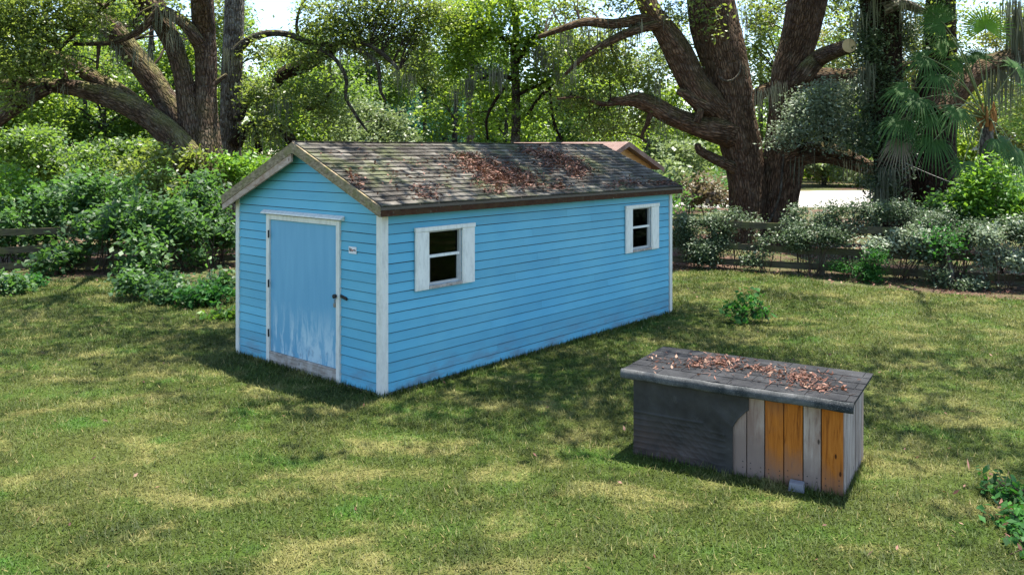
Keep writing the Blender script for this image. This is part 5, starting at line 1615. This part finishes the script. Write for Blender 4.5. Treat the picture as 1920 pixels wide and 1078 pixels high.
# vine hedge along the right fence: one plant after another
FA, FB = np.array([2.6, 20.9]), np.array([13.5, 15.6])
fd = (FB - FA) / np.linalg.norm(FB - FA); fn = np.array([fd[1], -fd[0]])      # fn points to the camera
HB = [  # distance along the fence, out from it, half width, half height, centre z, density, tint
    (2.0, .05, .75, .62, .66, 1.4, .06, 'hedge', 'dark glossy hedge bush tight beside the far corner of the shed'),
    (2.55, .05, .65, .55, .70, 1.0, .05, 'hedge', 'glossy vine clump over the fence just left of the big oak'),
    (3.55, .05, .5, .42, .55, .45, .06, 'hedge', 'vine clump on the fence in front of the forked oak'),
    (4.75, .15, .75, .55, .62, 1.0, .05, 'hedge', 'vine clump on the fence right of the forked oak'),
    (5.65, .55, .5, .34, .34, .9, .0, 'weed', 'low blue-green plant at the lawn edge below the vines'),
    (6.45, .2, .7, .50, .70, 1.2, .14, 'sage', 'pale silvery vine clump in the middle of the right fence'),
    (7.2, .15, .45, .45, .80, .6, .08, 'hedge', 'ragged vine on the fence below the ivy trunk'),
    (7.6, .1, .6, .34, 1.10, 1.0, .05, 'hedge', 'vines trailing over the top rail below the palm'),
    (8.35, .45, .55, .52, .75, 1.3, .24, 'sage', 'silvery white-tipped shrub at the right end of the fence'),
    (7.55, .75, .4, .2, .16, .8, .1, 'hedge', 'small low plant at the foot of the crooked stem'),
    (9.0, .2, .7, .6, .8, 1.0, .1, 'hedge', 'vine clump on the fence at the right edge'),
    (2.95, -.25, .7, .30, 1.10, .5, .08, 'hedge', 'thin vines lying over the top rail at the oak base'),
    (5.4, -.3, .9, .42, 1.25, 1.1, .10, 'hedge', 'thick mat of vines along the top rail right of the oak'),
    (6.5, -.3, 1.0, .45, 1.32, 1.1, .10, 'hedge', 'mat of vines on the top rail before the ivy trunk'),
    (8.3, -.9, 1.0, .75, 1.72, 1.3, .05, 'lime', 'bright green bush rising behind the fence under the palm'),
    (10.1, .1, .8, .55, .7, 1.0, .05, 'hedge', 'vine clump on the fence just beyond the right edge'),
    (9.2, -.6, .8, .6, 1.35, 1.0, .0, 'lime', 'bright green bush behind the fence at the right edge'),
    (4.4, -.35, .7, .32, 1.2, 1.0, .1, 'hedge', 'loose vines lying on the top rail just right of the oak trunk'),
    (7.4, -.9, 1.0, .6, 1.3, 1.1, .0, 'shrub', 'dark bush behind the fence below the palm trunk'),
]
for i, (s, out, w, h, z, k, ts, mt, lab) in enumerate(HB):
    r = np.random.default_rng(1000 + i); c = FA + fd * s + fn * out; bl = []
    for j in range(6):
        o2 = c + fd * r.uniform(-.75, .75) * w + fn * r.uniform(-.15, .22)
        rz = h * r.uniform(.35, .6)
        bl.append((np.array([o2[0], o2[1], max(rz * .8, z + r.uniform(-.7, .7) * h)]), np.array([w * .45, .26, rz]), k, ts + r.normal(0, .07)))
    big = mt not in ('hedge', 'sage', 'weed')
    bush('fence_vine' if not big else 'leafy_bush', lab, bl, (.12 if big else r.uniform(.05, .085)), mt, (c[0], c[1]), 1020 + i, cover=1.6 if not big else 1.8, per=9, spread=.09 if not big else .15, stems=10, group='vines and bushes along the right fence', srad=.009, aspect=.55)
ck = FA + fd * 7.4 + fn * .5
t = thing('crooked_stem', 'crooked bare climbing stem in front of the right fence', 'plant', (ck[0], ck[1], 0))
tb = Tubes(); tb.add([(ck[0], ck[1], -.05), (ck[0] + .02, ck[1], .3), (ck[0] - .02, ck[1], .55), (ck[0] - .14, ck[1] + .05, .85), (ck[0] - .16, ck[1] + .2, 1.1)], [.055, .05, .04, .035, .02], 10, .06, .4)
link('stem', tb.mesh('stem'), BARK['grey'], t, True)
leaf_object('foliage', [gblob(ck[0] - .1, ck[1], .95, .25, .2, .28)], .09, 'weed', t, True, cover=2.0, per=9, rng=np.random.default_rng(1050))

# brown dry shrubs beyond the fence
for i, (u, v, y, ru, rv, mt, lab) in enumerate(((1325, 345, 33, 58, 36, 'brown', 'dry brown bush left of the forked oak trunk'), (1290, 300, 36, 50, 34, 'pale', 'pale sunlit bush right of the orange gable'), (1250, 330, 34, 40, 30, 'pale', 'pale bush just right of the shed roof end'), (1560, 315, 62, 110, 30, 'pale', 'pale bushes beyond the sunlit road'), (1690, 330, 62, 70, 30, 'mid', 'green bush beyond the right end of the sunlit road'), (1375, 330, 60, 70, 36, 'pale', 'pale bush beyond the road left of the oak'), (1850, 345, 34, 60, 40, 'mid', 'green bush in shade behind the palm'), (1690, 372, 30, 46, 30, 'mid', 'shaded bush at the end of the sunlit road beside the ivy trunk'), (1760, 380, 28, 50, 26, 'mid', 'shaded low bush behind the fence at the foot of the dark tree'))):
    r = np.random.default_rng(1100 + i); s = y / F_PX; c = np.array(P(u, v, y)); bl = []
    for k in range(7):
        w = r.uniform(.35, .55); q = np.array([r.uniform(-.7, .7) * ru * s, r.uniform(-.5, .5) * ru * s, r.uniform(-.7, .7) * rv * s])
        cz = c + q; cz[2] = max(cz[2], w * rv * s * .6); bl.append((cz, np.array([w * ru * s, w * ru * s, w * rv * s]), 1.0, r.normal(0, .08)))
    bush('distant_bush', lab, bl, .12 + .003 * y, mt, (c[0], y), 1120 + i, cover=1.6, stems=6, spread=.25, group='bushes beyond the right fence')

# ragged plant on the lawn, weeds in the lower right corner
bl = [gblob(3.70, 13.6, .22, .24, .18, .16, .9, .1), gblob(3.9, 13.7, .40, .24, .18, .13, .8, .3), gblob(4.0, 13.6, .2, .2, .15, .12, .8, .1), gblob(3.62, 13.5, .10, .16, .12, .08, .8, -.05), gblob(4.12, 13.65, .12, .22, .12, .07, .7, -.1), gblob(3.58, 13.7, .30, .10, .1, .08, .5, .1)]
bush('lawn_shrub', 'small ragged green shrub growing alone in the lawn right of the shed', bl, .105, 'weed', (3.8, 13.6), 1200, cover=1.3, stems=12, spread=.07, per=6, cat='plant', srad=.006)
for i, (x, y, w, lab) in enumerate(((4.12, 6.75, .30, 'patch of dark green weeds nearest the box at the right edge'), (3.86, 6.2, .26, 'middle patch of dark weeds at the lower right edge'), (3.72, 5.75, .26, 'lowest patch of dark weeds in the lower right corner'))):
    r = np.random.default_rng(1210 + i); bl = [gblob(x + r.uniform(-.6, .6) * w, y + r.uniform(-.6, .6) * w, .05, w * .5, w * .45, .045, 1.0, r.normal(0, .12)) for _ in range(5)]
    bush('weed_patch', lab, bl, .07, 'weed', (x, y), 1220 + i, cover=1.7, stems=8, spread=.06, per=7, group='weed patches in the lower right corner', cat='weeds', srad=.004)
pts = np.c_[RNG.normal(3.9, .2, 60), RNG.normal(6.2, .45, 60), np.full(60, .05)]
scatter_litter('corner_leaves', 'few brown fallen leaves among the weeds in the lower right corner', pts, .06, 1230)
# slack cable from the ivy trunk past the palm
t = Tubes(); t.add([P(1695, 305, 22.2), P(1740, 325, 21.8), P(1790, 345, 21.4)], [.008] * 3, 6, .2)
o = link('cable', t.mesh('cable'), M['wire']); tag(o, 'thin pale cable slanting across the dark trunk under the palm', 'cable')
